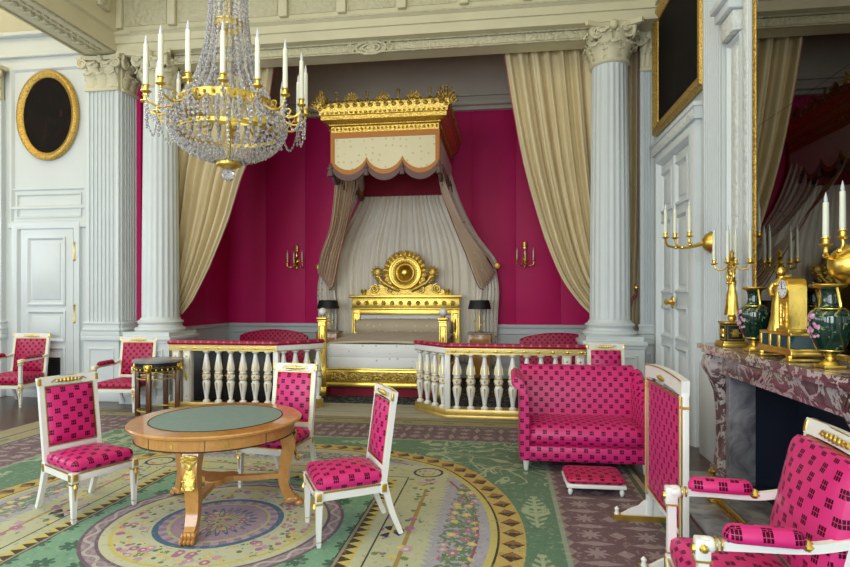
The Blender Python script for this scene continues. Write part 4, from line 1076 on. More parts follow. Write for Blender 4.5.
def knob_(mb, m, s):
    mb.lathe([(.03 * s, 0), (.018 * s, .03 * s), (.016 * s, .10 * s), (.04 * s, .12 * s), (.02 * s, .14 * s)], 10, m=m); mb.torus((0, 0, 0), .033 * s, .012 * s, 14, 6, m @ T(0, 0, .185 * s) @ RX(PI / 2))
q = MB()
def rowpt(t_, sd):
    o_ = .12
    if sd == 0: return T(-hw - o_ + 2 * (hw + o_) * t_, -dp - o_, 4.54)
    if sd == 1: return T(-hw - o_, -dp * (1 - t_) - o_ * (1 - t_), 4.54) @ RZ(-PI / 2)
    return T(hw + o_, -dp * (1 - t_) - o_ * (1 - t_), 4.54) @ RZ(PI / 2)
for sd in range(3):
    for i in range(1, 8):
        m = rowpt(i / 8, sd)
        if i % 2: knob_(q, m @ T(0, 0, .05), .75)
        else: palmette(q, m @ T(0, 0, .03), .17)
    for i in range(16):
        m = rowpt((i + .5) / 16, sd); q.tube([(-.055, 0, .0), (-.03, -.01, .05), (0, -.01, .03), (.03, -.01, .05), (.055, 0, 0)], [.02, .034, .026, .034, .02], 6, m); q.ball((0, -.05, -.03), (.04, .02, .03), 6, m, 4); volute(q, m @ T(0, -.06, -.02), .035, .010)
for s_ in (-1, 1): palmette(q, T(s_ * (hw + .13), -dp - .13, 4.50) @ RZ(s_ * PI / 4), .29); palmette(q, T(s_ * (hw + .13), -dp - .15, 4.46), .22)
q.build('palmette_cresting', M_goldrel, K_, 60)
# valance: scalloped, all three sides
def scal(t_, n): 
    f = t_ * n - int(min(t_ * n, n - 1e-6)); return .20 * (1 - (2 * f - 1) ** 2) ** .75
def valance(m, w, n, y_, nm='valance', silk=None):
    N_ = 60; top_ = 4.14
    def strip(d0, d1, yo, amp=0):
        vs = []
        for i in range(N_ + 1):
            t_ = i / N_; b_ = 3.62 - scal(t_, n) ; vs.append(((t_ - .5) * w, b_))
        return vs
    edge = strip(0, 0, 0)
    q = MB(); fs = []
    for side in (0, 1):
        pass
    pts = [(x_, z_ + .13) for x_, z_ in edge]
    q.rings([[(x_, 0, top_), (x_, 0, z_), (x_, .02, z_), (x_, .02, top_)] for x_, z_ in pts], m)
    o = q.build(nm, silk or M_val, cn)
    g = MB(); g.rings([[(x_, -.008, z_ + .135), (x_, -.008, z_ + .055), (x_, .024, z_ + .055), (x_, .024, z_ + .135)] for x_, z_ in edge], m)
    g.box(-w / 2 - .005, -w / 2 + .055, -.01, .02, 3.62, top_ - .08, m); g.box(w / 2 - .055, w / 2 + .005, -.01, .02, 3.62, top_ - .08, m); g.box(-w / 2 - .005, w / 2 + .005, -.0105, .021, top_ - .08, top_ + .01, m)
    g.build('gold_braid', M_orange, o)
    g = MB(); g.rings([[(x_, -.014 - .004 * (i % 2), z_ + .06), (x_, -.014 - .006 * (i % 2), z_ - .04), (x_, .02, z_ - .04), (x_, .02, z_ + .06)] for i, (x_, z_) in enumerate(edge)], m)
    g.build('fringe', M_fringe, o)
    for k in range(n + 1):
        g = MB(); g.lathe([(.006, .05), (.012, .0), (.03, -.02), (.034, -.04), (.02, -.055), (.026, -.07), (.042, -.16), (.01, -.165)], 10, m=m @ T((k / n - .5) * w, -.03, 3.62)); g.build('tassel', M_fringe, o)
valance(T(0, -dp, 0), 2 * hw, 3, 0)
valance(T(hw, -dp / 2, 0) @ RZ(PI / 2), dp, 4, 0, 'side_valance', M_drapew)
valance(T(-hw, -dp / 2, 0) @ RZ(-PI / 2), dp, 4, 0, 'side_valance', M_drapew)
q = MB(); q.box(-hw + .03, hw - .03, -dp + .03, 0, 4.0, 4.05); q.box(-hw + .03, hw - .03, -.06, -.02, 3.5, 4.0); q.build('lining', M_redlin, cn)
# back drapery and side drapes
o = drape([((BX - .84, 10.78, 4.0), (BX + .84, 10.78, 4.0), 1), ((BX - .96, 10.78, 3.4), (BX + .96, 10.78, 3.4), 1), ((BX - 1.50, 10.78, 2.4), (BX + 1.50, 10.78, 2.4), 1), ((BX - 1.56, 10.78, 1.3), (BX + 1.56, 10.78, 1.3), 1), ((BX - 1.50, 10.78, .3), (BX + 1.52, 10.78, .3), 1)], 24, .022, nu=190, nv=30).build('bed_hanging', M_sheer, None, 70)
tag(solid(o, .006), 'pale muslin hanging gathered against the wall behind the headboard', 'bed hanging')
for s_, nm, lab in ((-1, 'left', 'taupe embroidered bed curtain swept to the gilt peg left of the bed'), (1, 'right', 'taupe embroidered bed curtain swept to the gilt peg right of the bed')):
    X_ = lambda d_: BX + s_ * d_
    dt = thing('bed_curtain', lab, 'bed curtain', (X_(0), 10.3, 0), 0, None)
    P_ = lambda d_, y_, z_: (s_ * d_, y_ - 10.3, z_)
    q = drape([(P_(.72, 9.6, 3.95), P_(.82, 8.95, 3.95), .6), (P_(.78, 9.75, 3.4), P_(.92, 9.1, 3.4), .7), (P_(.98, 10.0, 2.85), P_(1.16, 9.6, 2.8), .8), (P_(1.20, 10.25, 2.3), P_(1.46, 10.0, 2.35), 1), (P_(1.38, 10.5, 1.80), P_(1.66, 10.4, 2.05), .8), (P_(1.50, 10.6, 1.72), P_(1.70, 10.6, 2.0), .4)], 7, .035, nu=80, nv=50, off=(.5, -.8, 0))
    solid(q.build('swag', M_drape, dt, 70), .008)
    q = drape([(P_(.72, 9.8, 3.9), P_(.84, 10.7, 3.9), .7), (P_(.86, 9.9, 3.3), P_(1.04, 10.7, 3.3), 1), (P_(1.16, 10.2, 2.75), P_(1.32, 10.72, 2.75), 1), (P_(1.56, 10.5, 2.30), P_(1.66, 10.74, 2.30), .8), (P_(1.68, 10.62, 2.08), P_(1.76, 10.74, 2.08), .4)], 5, .04, nu=60, nv=40, off=(.8, -.4, 0), phase=1)
    solid(q.build('lining', M_drapew, dt, 70), .008)
    q = drape([(P_(1.42, 10.62, 1.98), P_(1.70, 10.70, 2.1), .5), (P_(1.40, 10.62, 1.7), P_(1.76, 10.68, 1.7), 1), (P_(1.36, 10.62, 1.2), P_(1.74, 10.68, 1.2), 1), (P_(1.40, 10.62, .25), P_(1.70, 10.68, .25), 1)], 5, .03, nu=60, nv=24, off=(0, 1, 0))
    solid(q.build('tail', M_drapew, dt, 70), .008)
    q = MB()
    for i in range(2): 
        pts = [P_(*a_) for a_ in ((.77, 9.72, 3.4), (.96, 9.97, 2.85), (1.18, 10.22, 2.3), (1.37, 10.47, 1.78), (1.48, 10.55, 1.68))]
        q.tube(catmull(pts, 6), (.010 - .003 * i), 6, T(0, -.012 * i, -.0))
    q.build('rose_edging', M_curtin, dt)
    pg = thing('curtain_peg', 'gilt curtain peg on the pink wall %s of the bed' % nm, 'curtain peg', (X_(1.73), 10.86, 2.13), 0, None)
    q = MB(); q.lathe([(.03, 0), (.035, .02), (.018, .04), (.015, .20), (.03, .22), (.055, .235), (.06, .255), (.045, .275), (0, .285)], 18, m=RX(PI / 2)); q.build('peg', M_gold, pg)

# ---------------------------------------------------------------- nightstands + lamps
def nightstand(lab, x, y):
    t = thing('nightstand', lab, 'nightstand', (x, y, .01), 0, None)
    q = MB(); q.box(-.20, .20, -.17, .17, .10, .87, b=.006); q.build('body', M_wood, t)
    q = MB(); q.box(-.215, .215, -.185, .185, .87, .90, b=.008); q.build('top', M_hearth, t)
    q = MB(); q.box(-.17, .17, -.182, -.168, .16, .66, b=.004); d_ = q.build('door', M_wood, t)
    q = MB(); q.ball((.13, -.19, .42), .011, 8); q.build('knob', M_gold, d_)
    q = MB(); q.box(-.17, .17, -.182, -.168, .69, .84, b=.004); d_ = q.build('drawer', M_wood, t)
    q = MB(); q.ball((0, -.19, .765), .011, 8); q.build('knob', M_gold, d_)
    for sx in (-.17, .17):
        for sy in (-.14, .14): q = MB(); q.tbox((sx, sy, .10), (sx, sy, 0), .05, .03); q.build('foot', M_wood, t)
nightstand('wooden nightstand left of the bed carrying a black shaded lamp', -3.28, 10.33)
nightstand('wooden nightstand right of the bed carrying a black shaded lamp', -.45, 10.33)
def blamp(lab, x, y):
    t = thing('table_lamp', lab, 'lamp', (x, y, .912), 0, None)
    q = MB(); q.lathe([(.01, 0), (.09, 0), (.095, .012), (.05, .025), (.02, .04), (.012, .06), (.012, .32), (.004, .33), (.004, .62)], 24); q.build('base', M_gold, t)
    for s_ in (-1, 1):
        q = MB(); q.tube(catmull([(0, 0, .16), (s_ * .04, 0, .13), (s_ * .08, 0, .15), (s_ * .085, 0, .19)], 4), .006, 6); q.lathe([(.02, 0), (.022, .01), (.014, .02)], 10, (s_ * .085, 0, .19)); A_ = q.build('arm', M_gold, t)
        q = MB(); q.lathe([(.011, 0), (.011, .13), (.0, .135)], 10, (s_ * .085, 0, .205)); q.build('candle', M_candle, A_)
    q = MB(); q.rings([[(math.cos(2 * PI * i / 32) * r_ * 1.15, math.sin(2 * PI * i / 32) * r_, z_) for i in range(32)] for r_, z_ in ((.185, .42), (.15, .58), (.145, .58), (.18, .42))], closed=True, cap=False); q.build('lamp_shade', M_black, t)
blamp('black shaded gilt lamp on the nightstand left of the bed', -3.28, 10.28)
blamp('black shaded gilt lamp on the nightstand right of the bed', -.45, 10.28)

# ---------------------------------------------------------------- portiere curtains
def pt(x, z, y=8.22): return (x, y, z)
lc = thing('curtain', 'long beige silk curtain tied back behind the left column', 'curtain', (-4.9, 8.22, 0), 0)
def loc_(rows, ox, oy): return [tuple([(p[0] - ox, p[1] - oy, p[2]) for p in r_[:2]]) + (r_[2],) for r_ in rows]
rows = [(pt(-5.25, 5.2), pt(-3.46, 5.2), 1), (pt(-5.28, 4.5), pt(-3.57, 4.5), 1), (pt(-5.30, 3.9), pt(-3.78, 3.9), 1.1), (pt(-5.32, 3.4), pt(-4.0, 3.4), 1.1), (pt(-5.33, 2.8), pt(-4.22, 2.72), 1), (pt(-5.33, 2.2), pt(-4.52, 2.02), .9), (pt(-5.32, 1.75), pt(-4.80, 1.5), .6), (pt(-5.30, 1.5), pt(-4.98, 1.28), .4)]
solid(drape(loc_(rows, -4.9, 8.22), 8, .055, nu=150, nv=60).build('curtain_panel', M_curt, lc, 70), .010)
q = MB(); q.tube([(p[1][0] + 4.9, p[1][1] - 8.22, p[1][2]) for p in [(None, Vector(r_[1])) for r_ in rows]], .011, 8); q.build('curtain_border', M_curtin, lc)
rows = [(pt(-5.34, 1.55), pt(-5.0, 1.35), .4), (pt(-5.38, 1.1), pt(-5.02, 1.1), .8), (pt(-5.4, .1), pt(-5.0, .1), 1)]
solid(drape(loc_(rows, -4.9, 8.22), 4, .05, nu=50, nv=20).build('curtain_tail', M_curt, lc, 70), .010)
rc = thing('curtain', 'long beige silk curtain tied back behind the right column', 'curtain', (1.3, 8.22, 0), 0)
rows = [(pt(1.50, 5.2), pt(-.02, 5.2), 1), (pt(1.52, 4.5), pt(.08, 4.5), 1), (pt(1.54, 3.7), pt(.22, 3.7), 1.1), (pt(1.56, 3.1), pt(.36, 3.1), 1.1), (pt(1.58, 2.5), pt(.57, 2.38), 1), (pt(1.60, 2.05), pt(.80, 1.82), .9), (pt(1.62, 1.75), pt(1.06, 1.45), .7), (pt(1.66, 1.6), pt(1.30, 1.22), .4)]
solid(drape(loc_(rows, 1.3, 8.22), 8, .055, nu=150, nv=60).build('curtain_panel', M_curt, rc, 70), .010)
q = MB(); q.tube([(r_[1][0] - 1.3, 0, r_[1][2]) for r_ in rows], .011, 8); q.build('curtain_border', M_curtin, rc)
rows = [(pt(1.66, 5.2, 8.36), pt(1.98, 5.2, 8.36), 1), (pt(1.68, 3, 8.36), pt(1.96, 3, 8.36), 1), (pt(1.68, 1.72, 8.36), pt(1.90, 1.72, 8.36), .7), (pt(1.68, 1.0, 8.36), pt(1.86, 1.0, 8.36), .8), (pt(1.66, .1, 8.36), pt(1.86, .1, 8.36), 1)]
solid(drape(loc_(rows, 1.3, 8.22), 3, .05, nu=60, nv=50).build('curtain_tail', M_curt, rc, 70), .010)
q = MB(); q.tube(catmull([(.40, .05, 1.32), (.46, .03, 1.50), (.58, .03, 1.66), (.62, .08, 1.68)], 5), .022, 8); q.build('tieback', M_curtin, rc)
q = MB(); q.lathe([(.02, 0), (.02, .12), (.045, .13), (.04, .15), (0, .16)], 12, (.0, 0, 0), T(.64, .0, 1.68) @ RY(-PI / 2)); q.build('tieback_hook', M_gold, rc)

# ---------------------------------------------------------------- candles, sconces, chandelier
def candle_parts(parent, p, s=1.0, h=.26, r=.017):
    q = MB(); q.lathe([(.010 * s, -.035 * s), (.020 * s, -.03 * s), (.034 * s, -.022 * s), (.036 * s, -.016 * s), (.016 * s, -.012 * s), (.018 * s, .012 * s), (.024 * s, .018 * s), (.024 * s, .024 * s), (.012 * s, .026 * s)], 14, p); A_ = q.build('candle_cup', M_gold, parent)
    q = MB(); q.lathe([(r * .9, .02), (r, .04), (r * .88, h), (r * .5, h + .004)], 12, p); c_ = q.build('candle', M_candle, A_)
    q = MB(); q.lathe([(r * .45, h), (r * .62, h + .015), (r * .45, h + .035), (.0008, h + .062)], 10, p); q.build('flame_bulb', M_bulb, c_)
def wall_sconce(lab, loc, rz, arms, plate, s=1.0, fig=False):
    t = thing('wall_sconce', lab, 'sconce', loc, rz, None)   # local -Y points away from the wall
    q = MB(); q.lathe([(plate, 0), (plate, .012), (plate * .93, .02), (plate * .9, plate * .25), (plate * .75, plate * .5), (plate * .5, plate * .68), (plate * .25, plate * .76), (.001, plate * .78)], 28, m=RX(PI / 2)); q.torus((0, 0, 0), plate, .008, 28, 6, RX(PI / 2)); b_ = q.build('backplate', M_gold, t)
    if fig:
        q = MB(); q.ball((0, -.04, .12), (.025, .02, .06), 8); q.ball((0, -.04, .22), (.035, .02, .04), 8); q.ball((0, -.03, -.12), (.02, .02, .05), 8); leaf(q, T(0, -.03, .2), .12, .07, .02); q.build('ornament', M_gold, b_)
    for pts, h in arms:
        q = MB(); P_ = catmull(pts, 6); q.tube(P_, [.014 * s - .005 * s * i / len(P_) for i in range(len(P_))], 8)
        q.ball(P_[len(P_) // 2], .018 * s, 8); A_ = q.build('arm', M_gold, t)
        e = pts[-1]; candle_parts(A_, (e[0], e[1], e[2] + .03 * s), s, h, .017 * s)
arm3 = lambda d, w, up: [([(0, -.06, 0), (sx * w * .2, -d * .4, -.03), (sx * w * .6, -d * (.75 if sx else .8), -.03), (sx * w, -d * (.9 if sx else 1.), .03), (sx * w, -d * (.9 if sx else 1.), up)], None) for sx in (-1, 0, 1)]
SC_ = lambda d, w, up, h: [(p, h) for p, _ in arm3(d, w, up)]
wall_sconce('gilt three-branch wall sconce beside the mirror on the fluted right pier', (1.945, 5.72, 2.07), -PI / 2, [([(0, -.07, 0), (.0, -.17, -.03), (.02, -.20, -.0), (.02, -.20, .05)], .27), ([(0, -.07, -.01), (-.02, -.2, -.04), (-.03, -.29, -.03), (-.02, -.32, .04)], .25), ([(0, -.07, -.02), (-.10, -.2, -.04), (-.10, -.36, -.02), (-.08, -.39, .05)], .25)], .10)
wall_sconce('domed gilt sconce with two tall candles against the overmantel mirror', (1.965, 3.60, 1.74), -PI / 2, [([(.0, -.07, .03), (.03, -.12, .04), (.07, -.145, .06), (.07, -.145, .10)], .22), ([(0, -.05, .03), (.05, -.08, .05), (.085, -.065, .10), (.085, -.065, .14)], .24)], .11)
for sx, lab in ((-1, 'gilt three-candle sconce on the pink wall left of the bed'), (1, 'gilt three-candle sconce on the pink wall right of the bed')):
    wall_sconce(lab, (BX + sx * 2.245, 10.875, 2.26), 0, [([(0, -.05, -.06), (k * .07, -.12, -.12), (k * .15, -.14, -.10), (k * .15, -.14, -.03)], .16) for k in (-1, 1)] + [([(0, -.05, -.08), (0, -.14, -.13), (0, -.19, -.10), (0, -.19, -.05)], .16)], .05, .8, True)

ch = thing('chandelier', 'large crystal and gilt chandelier with candles hanging over the round table', 'chandelier', (-1.87, 3.65, -.075), 0); ch.scale = (.94, .94, 1)
q = MB(); q.tube([(0, 0, 6.6), (0, 0, 3.3)], .008, 8); q.lathe([(.02, 2.51), (.016, 2.9), (.03, 3.0), (.014, 3.1), (.012, 3.6), (.03, 3.9), (.012, 4.2)], 12); q.lathe([(.10, 6.6), (.09, 6.55), (.02, 6.5)], 16); q.build('chain', M_gold, ch)
def ringband(name, r, z0, z1, n=64, t=.008, par=None):
    q = MB(); q.rings([[(math.cos(2 * PI * i / n) * a_, math.sin(2 * PI * i / n) * a_, z_) for i in range(n)] for a_, z_ in ((r, z0), (r, z1), (r - t, z1), (r - t, z0))], closed=True, cap=False)
    q.torus((0, 0, z0), r, .004, n, 5); q.torus((0, 0, z1), r, .004, n, 5); return q.build(name, M_gold, par or ch)
R1 = ringband('main_ring', .335, 2.895, 2.945)
q = MB()
for i in range(32): q.ball((math.cos(i * PI / 16) * .338, math.sin(i * PI / 16) * .338, 2.92), (.012, .012, .014), 6, k=4)
q.build('rosette', M_goldrel, R1)
ringband('lower_ring', .35, 2.735, 2.755); ringband('upper_ring', .10, 3.46, 3.50, 32); ringband('crown_ring', .15, 4.10, 4.16, 32); ringband('base_ring', .085, 2.525, 2.55, 32)
def bead(mb, p, r, l): mb.lathe([(.0004, -l), (r * .8, -l * .35), (r, 0), (r * .8, l * .35), (.0004, l)], 6, p, cap=False)
def strand(pts, r, l, n, name='crystal_strand', parent=ch):
    P_ = catmull(pts, 10); mb = MB()
    seg = [0]
    for i in range(1, len(P_)): seg.append(seg[-1] + (P_[i] - P_[i - 1]).length)
    for k in range(n):
        d_ = seg[-1] * (k + .5) / n; i = max(j for j in range(len(seg)) if seg[j] <= d_)
        i = min(i, len(P_) - 2); f = (d_ - seg[i]) / max(1e-6, seg[i + 1] - seg[i]); bead(mb, P_[i].lerp(P_[i + 1], f), r, l)
    return mb.build(name, M_cry, parent, 10)
def spin(o, n, a0=0, step=None):
    o.rotation_euler[2] = a0
    for i in range(1, n):
        c = o.copy(); COL.objects.link(c); c.rotation_euler[2] = a0 + (step or 2 * PI / n) * i
spin(strand([(.135, 0, 4.1), (.13, 0, 3.7), (.15, 0, 3.4), (.22, 0, 3.12), (.32, 0, 2.95)], .011, .022, 32), 24)
spin(strand([(.09, 0, 3.46), (.11, 0, 3.25), (.08, 0, 3.05)], .010, .018, 12), 12)
spin(strand([(.345, 0, 2.90), (.405, 0, 2.83), (.395, 0, 2.73), (.29, 0, 2.62), (.09, 0, 2.55)], .013, .019, 16), 34)
spin(strand([(.34, 0, 2.90), (.36, 0, 2.82), (.352, 0, 2.74)], .012, .02, 5, 'crystal_drop'), 32, .1)
q = MB()
for i in range(28):
    a = i * PI / 14
    for k in range(5): bead(q, (math.cos(a) * (.17 + .02 * (k % 2)), math.sin(a) * (.17 + .02 * (k % 2)), 3.0 + k * .06), .010, .022)
q.build('crystal_fountain', M_cry, ch, 10)
q = MB(); q.ball((0, 0, 2.46), .045, 12, k=8); q.build('crystal_ball', M_cry, ch, 10)
q = MB(); q.lathe([(.03, 2.50), (.06, 2.51), (.085, 2.525), (.085, 2.545)], 20); q.build('base_cup', M_gold, ch)
for i in range(16):
    a = i * PI / 8 + .02; m = RZ(a)
    q = MB(); P_ = catmull([(.335, 0, 2.90), (.40, 0, 2.855), (.47, 0, 2.835), (.53, 0, 2.86), (.55, 0, 2.905)], 5); q.tube(P_, .0075, 8, m); q.tube(catmull([(.44, 0, 2.84), (.47, 0, 2.88), (.44, 0, 2.90), (.425, 0, 2.88)], 4), .005, 6, m)
    A_ = q.build('candle_arm', M_gold, ch); p = m @ Vector((.55, 0, 2.935)); candle_parts(A_, tuple(p), .95, .275, .0175)
    b_ = m @ Vector((.55, 0, 2.895)); e = RZ(a + PI / 8) @ Vector((.55, 0, 2.895)); mdl = (b_ + e) / 2 * .99
    strand([b_, (b_.lerp(e, .2).x, b_.lerp(e, .2).y, 2.78), (mdl.x, mdl.y, 2.72), (b_.lerp(e, .8).x, b_.lerp(e, .8).y, 2.78), e], .0085, .013, 16, 'crystal_garland')
    mb = MB()
    for k in range(5): bead(mb, (b_.x * .985, b_.y * .985, 2.88 - k * .032), .009 + .001 * k, .016)
    mb.build('crystal_pendant', M_cry, A_, 10)

# ---------------------------------------------------------------- fireplace
fp = thing('fireplace', 'red and grey marble fireplace with scrolled jambs on the right wall', 'fireplace', (2.0, 4.05, 0), -PI / 2)   # local x = -world y, -Y = into room
hw = 1.12
q = MB(); q.prismz([(-hw - .06, 0), (-hw - .06, -.30), (-hw + .02, -.36), (hw - .02, -.36), (hw + .06, -.30), (hw + .06, 0)], 1.115, 1.155)
q.prismz([(-hw - .03, 0), (-hw - .03, -.27), (-hw + .03, -.33), (hw - .03, -.33), (hw + .03, -.27), (hw + .03, 0)], 1.08, 1.116); q.build('mantel_shelf', M_marb, fp)
q = MB(); q.box(-hw, hw, -.24, 0, .92, 1.08); q.box(-hw + .28, hw - .28, -.255, -.2, .95, 1.06, b=.012); q.build('frieze', M_marb, fp)
for s_ in (-1, 1):
    q = MB(); prof = [(0, 0), (-.26, 0), (-.26, .12), (-.22, .14), (-.20, .30), (-.20, .55), (-.22, .75), (-.27, .88), (-.31, .95), (-.32, 1.0), (-.30, 1.06), (-.25, 1.08), (0, 1.08)]
    a_, b_ = (hw - .20, hw) if s_ > 0 else (-hw, -hw + .20)
    q.prismx(prof, a_ + .02, b_ - .02)
    prof2 = [(y_ - .015, z_) for y_, z_ in prof[3:-2]] + [(y_ + .03, z_) for y_, z_ in prof[3:-2]][::-1]
    for k in range(4): q.prismx(prof2, a_ + .035 + k * .036, a_ + .055 + k * .036)
    q.lathe([(.0, 0), (.055, 0), (.045, .01), (.02, .012), (.0, .016)], 18, m=T(b_ - .02 if s_ > 0 else a_ + .02, -.25, .99) @ RY(s_ * PI / 2)); q.build('jamb', M_marb, fp)
    q = MB(); q.box(s_ * (hw - .24) - .03, s_ * (hw - .24) + .05, -.20, 0, 0, .92, b=.006); q.build('slip', M_hearth, fp)
q = MB(); x_ = .85
q.box(-x_ - .02, -x_, 0, .32, 0, .95); q.box(x_, x_ + .02, 0, .32, 0, .95); q.box(-x_, x_, .32, .34, 0, .95); q.box(-x_, x_, 0, .34, .9, .94); q.box(-x_, x_, -.05, .34, .012, .03); q.build('firebox', M_fire, fp)
q = MB(); q.box(-hw - .1, hw + .1, -.70, 0, 0, .02, b=.004); q.build('hearth', M_hearth, fp)
bk = MB(); bk.box(-x_ - .02, x_ + .02, -.0, .36, .94, 1.2); 
# gilt fender
fd = thing('fender', 'gilt hearth fender with end blocks in front of the fireplace', 'fender', (1.56, 3.88, .02), -PI / 2)
q = MB(); q.box(-.66, .66, -.012, .012, .03, .06, b=.004); q.box(-.66, .66, -.02, .02, .0, .012, b=.003)
for i in range(22): q.box(-.63 + i * .06 - .006, -.63 + i * .06 + .006, -.006, .006, .01, .035)
q.build('rail', M_gold, fd)
for s_ in (-1, 1):
    q = MB(); q.box(s_ * .68 - .09, s_ * .68 + .09, -.05, .05, 0, .03, b=.006); q.box(s_ * .68 - .07, s_ * .68 + .07, -.04, .04, .03, .10, b=.008); q.ball((s_ * .68, 0, .14), (.07, .035, .05), 12); q.lathe([(.03, 0), (.02, .02), (.03, .04), (.0, .07)], 12, (s_ * .68, 0, .17)); q.ball((s_ * .73, -.02, .12), (.03, .025, .04), 8); q.build('end_block', M_goldrel, fd)

# ---------------------------------------------------------------- mantel garniture
MZ0 = 1.156
def figurine(mb, m, h, lean=0):
    k = h / 1.0
    mb.lathe([(.17, 0), (.16, .05), (.13, .25), (.125, .42), (.105, .52), (.085, .60), (.10, .70), (.11, .76), (.06, .80), (.04, .83), (.045, .86)], 28, m=m @ Matrix.Scale(k, 4), sy=.8, fn=lambda a, z: 1 + (.10 * math.cos(a * 9 + z * 6) * max(0, 1 - z / .55) if z < .55 else 0))
    mk = m @ Matrix.Scale(k, 4)
    mb.ball((0, -.005, .915), (.06, .066, .08), 12, mk, 10); mb.ball((0, .05, .94), (.045, .04, .04), 8, mk); mb.ball((0, -.068, .905), (.010, .014, .016), 6, mk, 4)
    mb.ball((-.04, -.075, .72), (.035, .03, .035), 8, mk); mb.ball((.04, -.075, .72), (.035, .03, .035), 8, mk)
q = thing('candelabrum', 'gilt figure candelabrum with four candles at the far end of the mantel', 'candelabrum', (1.80, 4.83, MZ0), -PI / 2)
cd = q
q = MB(); q.box(-.10, .10, -.10, .10, 0, .03, b=.006); q.box(-.09, .09, -.09, .09, .03, .045, b=.004); B_ = q.build('base', M_gold, cd)
q = MB(); q.box(-.07, .07, -.07, .07, .045, .185, b=.005); P_ = q.build('pedestal', M_black, cd)
q = MB(); q.box(-.08, .08, -.08, .08, .182, .20, b=.004)
for k in range(4):
    m = RZ(k * PI / 2); q.lathe([(0, 0), (.035, 0), (.03, .008), (0, .012)], 14, m=m @ T(0, -.07, .11) @ RX(PI / 2), fn=lambda a, z: 1 + .25 * math.cos(a * 6)); q.frame(-.06, .06, .055, .172, [(0, .069), (0, .073), (.006, .073), (.006, .069)], m)
q.ball((0, 0, .225), (.034, .034, .03), 14); q.build('gilt_mount', M_gold, P_)
q = MB(); figurine(q, T(0, 0, .25) @ RZ(.4), .36)
for s_ in (-1, 1): q.tube(catmull([(s_ * .035, 0, .52), (s_ * .065, -.01, .55), (s_ * .05, -.01, .61), (s_ * .015, 0, .64)], 4), [.014, .013, .012, .012, .011, .011, .010, .010, .009, .009, .008, .008, .008], 8)
q.build('figure', M_gold, cd, 60)
q = MB(); q.lathe([(.01, .62), (.02, .64), (.03, .66), (.012, .68), (.02, .70), (.028, .71), (.014, .72), (.02, .75), (.0, .77)], 14); ST = q.build('stem', M_gold, cd)
for k in range(4):
    a = R(45 + 90 * k + 12); c_, s2 = math.cos(a), math.sin(a)
    q = MB(); q.tube(catmull([(c_ * .015, s2 * .015, .66), (c_ * .06, s2 * .06, .615), (c_ * .115, s2 * .115, .62), (c_ * .13, s2 * .13, .655)], 5), .0065, 8); A_ = q.build('arm', M_gold, cd); candle_parts(A_, (c_ * .13, s2 * .13, .68), .8, .23, .014)
def vase(lab, y):
    t = thing('vase', lab, 'vase', (1.79, y, MZ0), -PI / 2, 'green porcelain vases on the mantel')
    q = MB(); q.box(-.055, .055, -.055, .055, 0, .018, b=.003); q.lathe([(.05, .018), (.045, .03), (.022, .05), (.022, .06), (.04, .085)], 20); f_ = q.build('foot', M_gold, t)
    q = MB(); q.lathe([(p_.x, p_.z) for p_ in catmull([(r_, 0, z_) for r_, z_ in ((.035, .078), (.062, .10), (.088, .16), (.102, .22), (.106, .27), (.097, .305), (.07, .328), (.048, .348), (.042, .38), (.044, .42), (.056, .445))], 4)], 40); B_ = q.build('body', M_grn, t, 60)
    q = MB(); q.lathe([(.054, .44), (.078, .452), (.082, .460), (.078, .466), (.05, .462)], 28); q.torus((0, 0, .330), .066, .004, 28, 6); q.torus((0, 0, .10), .061, .004, 28, 6); q.build('gilt_rim', M_gold, t)
    for s_ in (-1, 1):
        q = MB(); q.tube(catmull([(s_ * .085, 0, .315), (s_ * .10, 0, .345), (s_ * .085, 0, .40), (s_ * .07, 0, .445)], 5), .008, 8); q.build('handle', M_gold, t)
    q = MB(); rnd = random.Random(3)
    for i in range(26):
        a = R(-90 + rnd.uniform(-32, 32)); z_ = .17 + .13 * rnd.random(); r_ = .100 if z_ > .2 else .088
        q.ball((math.cos(a) * r_, math.sin(a) * r_, z_), (.016, .008, .014), 7, None, 4)
    q.build('flower_bouquet', M_flow, B_)
vase('green porcelain vase with pink flowers between candelabrum and clock', 4.40)
vase('green porcelain vase with violet flowers at the near end of the mantel', 3.43)
ck = thing('mantel_clock', 'gilt mantel clock with a draped standing figure on a malachite base', 'clock', (1.79, 3.92, MZ0), -PI / 2)
q = MB(); q.box(-.24, .24, -.085, .085, .035, .065, b=.006); q.box(-.215, .215, -.075, .075, .155, .175, b=.005); q.box(-.225, .225, -.08, .08, .062, .08, b=.004)
for sx in (-1, 1):
    q.box(sx * .19 - .035, sx * .19 + .035, -.09, .09, 0, .02, b=.005); q.ball((sx * .19, -.07, .03), (.03, .02, .022), 8)
    for xx in (sx * .19, sx * .06): q.box(xx - .012, xx + .012, -.079, .079, .08, .155, b=.003)
B_ = q.build('plinth', M_gold, ck)
q = MB(); q.box(-.205, .205, -.073, .073, .08, .156); q.build('malachite_panel', M_mal, B_)
q = MB(); pts = [(-.066, .175), (-.066, .455)] + [(-.066 * math.cos(PI * i / 12), .455 + .066 * math.sin(PI * i / 12)) for i in range(1, 12)] + [(.066, .455), (.066, .175)]
q.M = T(.075, 0, 0); q.prism(pts, -.052, .052); q.box(-.08, .08, -.062, .062, .175, .195, b=.004); C_ = q.build('case', M_gold, ck, 30)
q = MB(); q.frame(.035, .115, .205, .36, [(0, .05), (0, .058), (.008, .058), (.012, .05)]); q.ball((.075, -.054, .28), (.012, .006, .05), 8); q.ball((.075, -.054, .33), (.02, .006, .012), 8); q.build('relief_panel', M_cangold, C_)
q = MB(); q.lathe([(0, .0), (.056, .0), (.056, .008), (0, .010)], 28, m=T(.075, -.052, .445) @ RX(PI / 2)); D_ = q.build('dial', M_porc, C_)
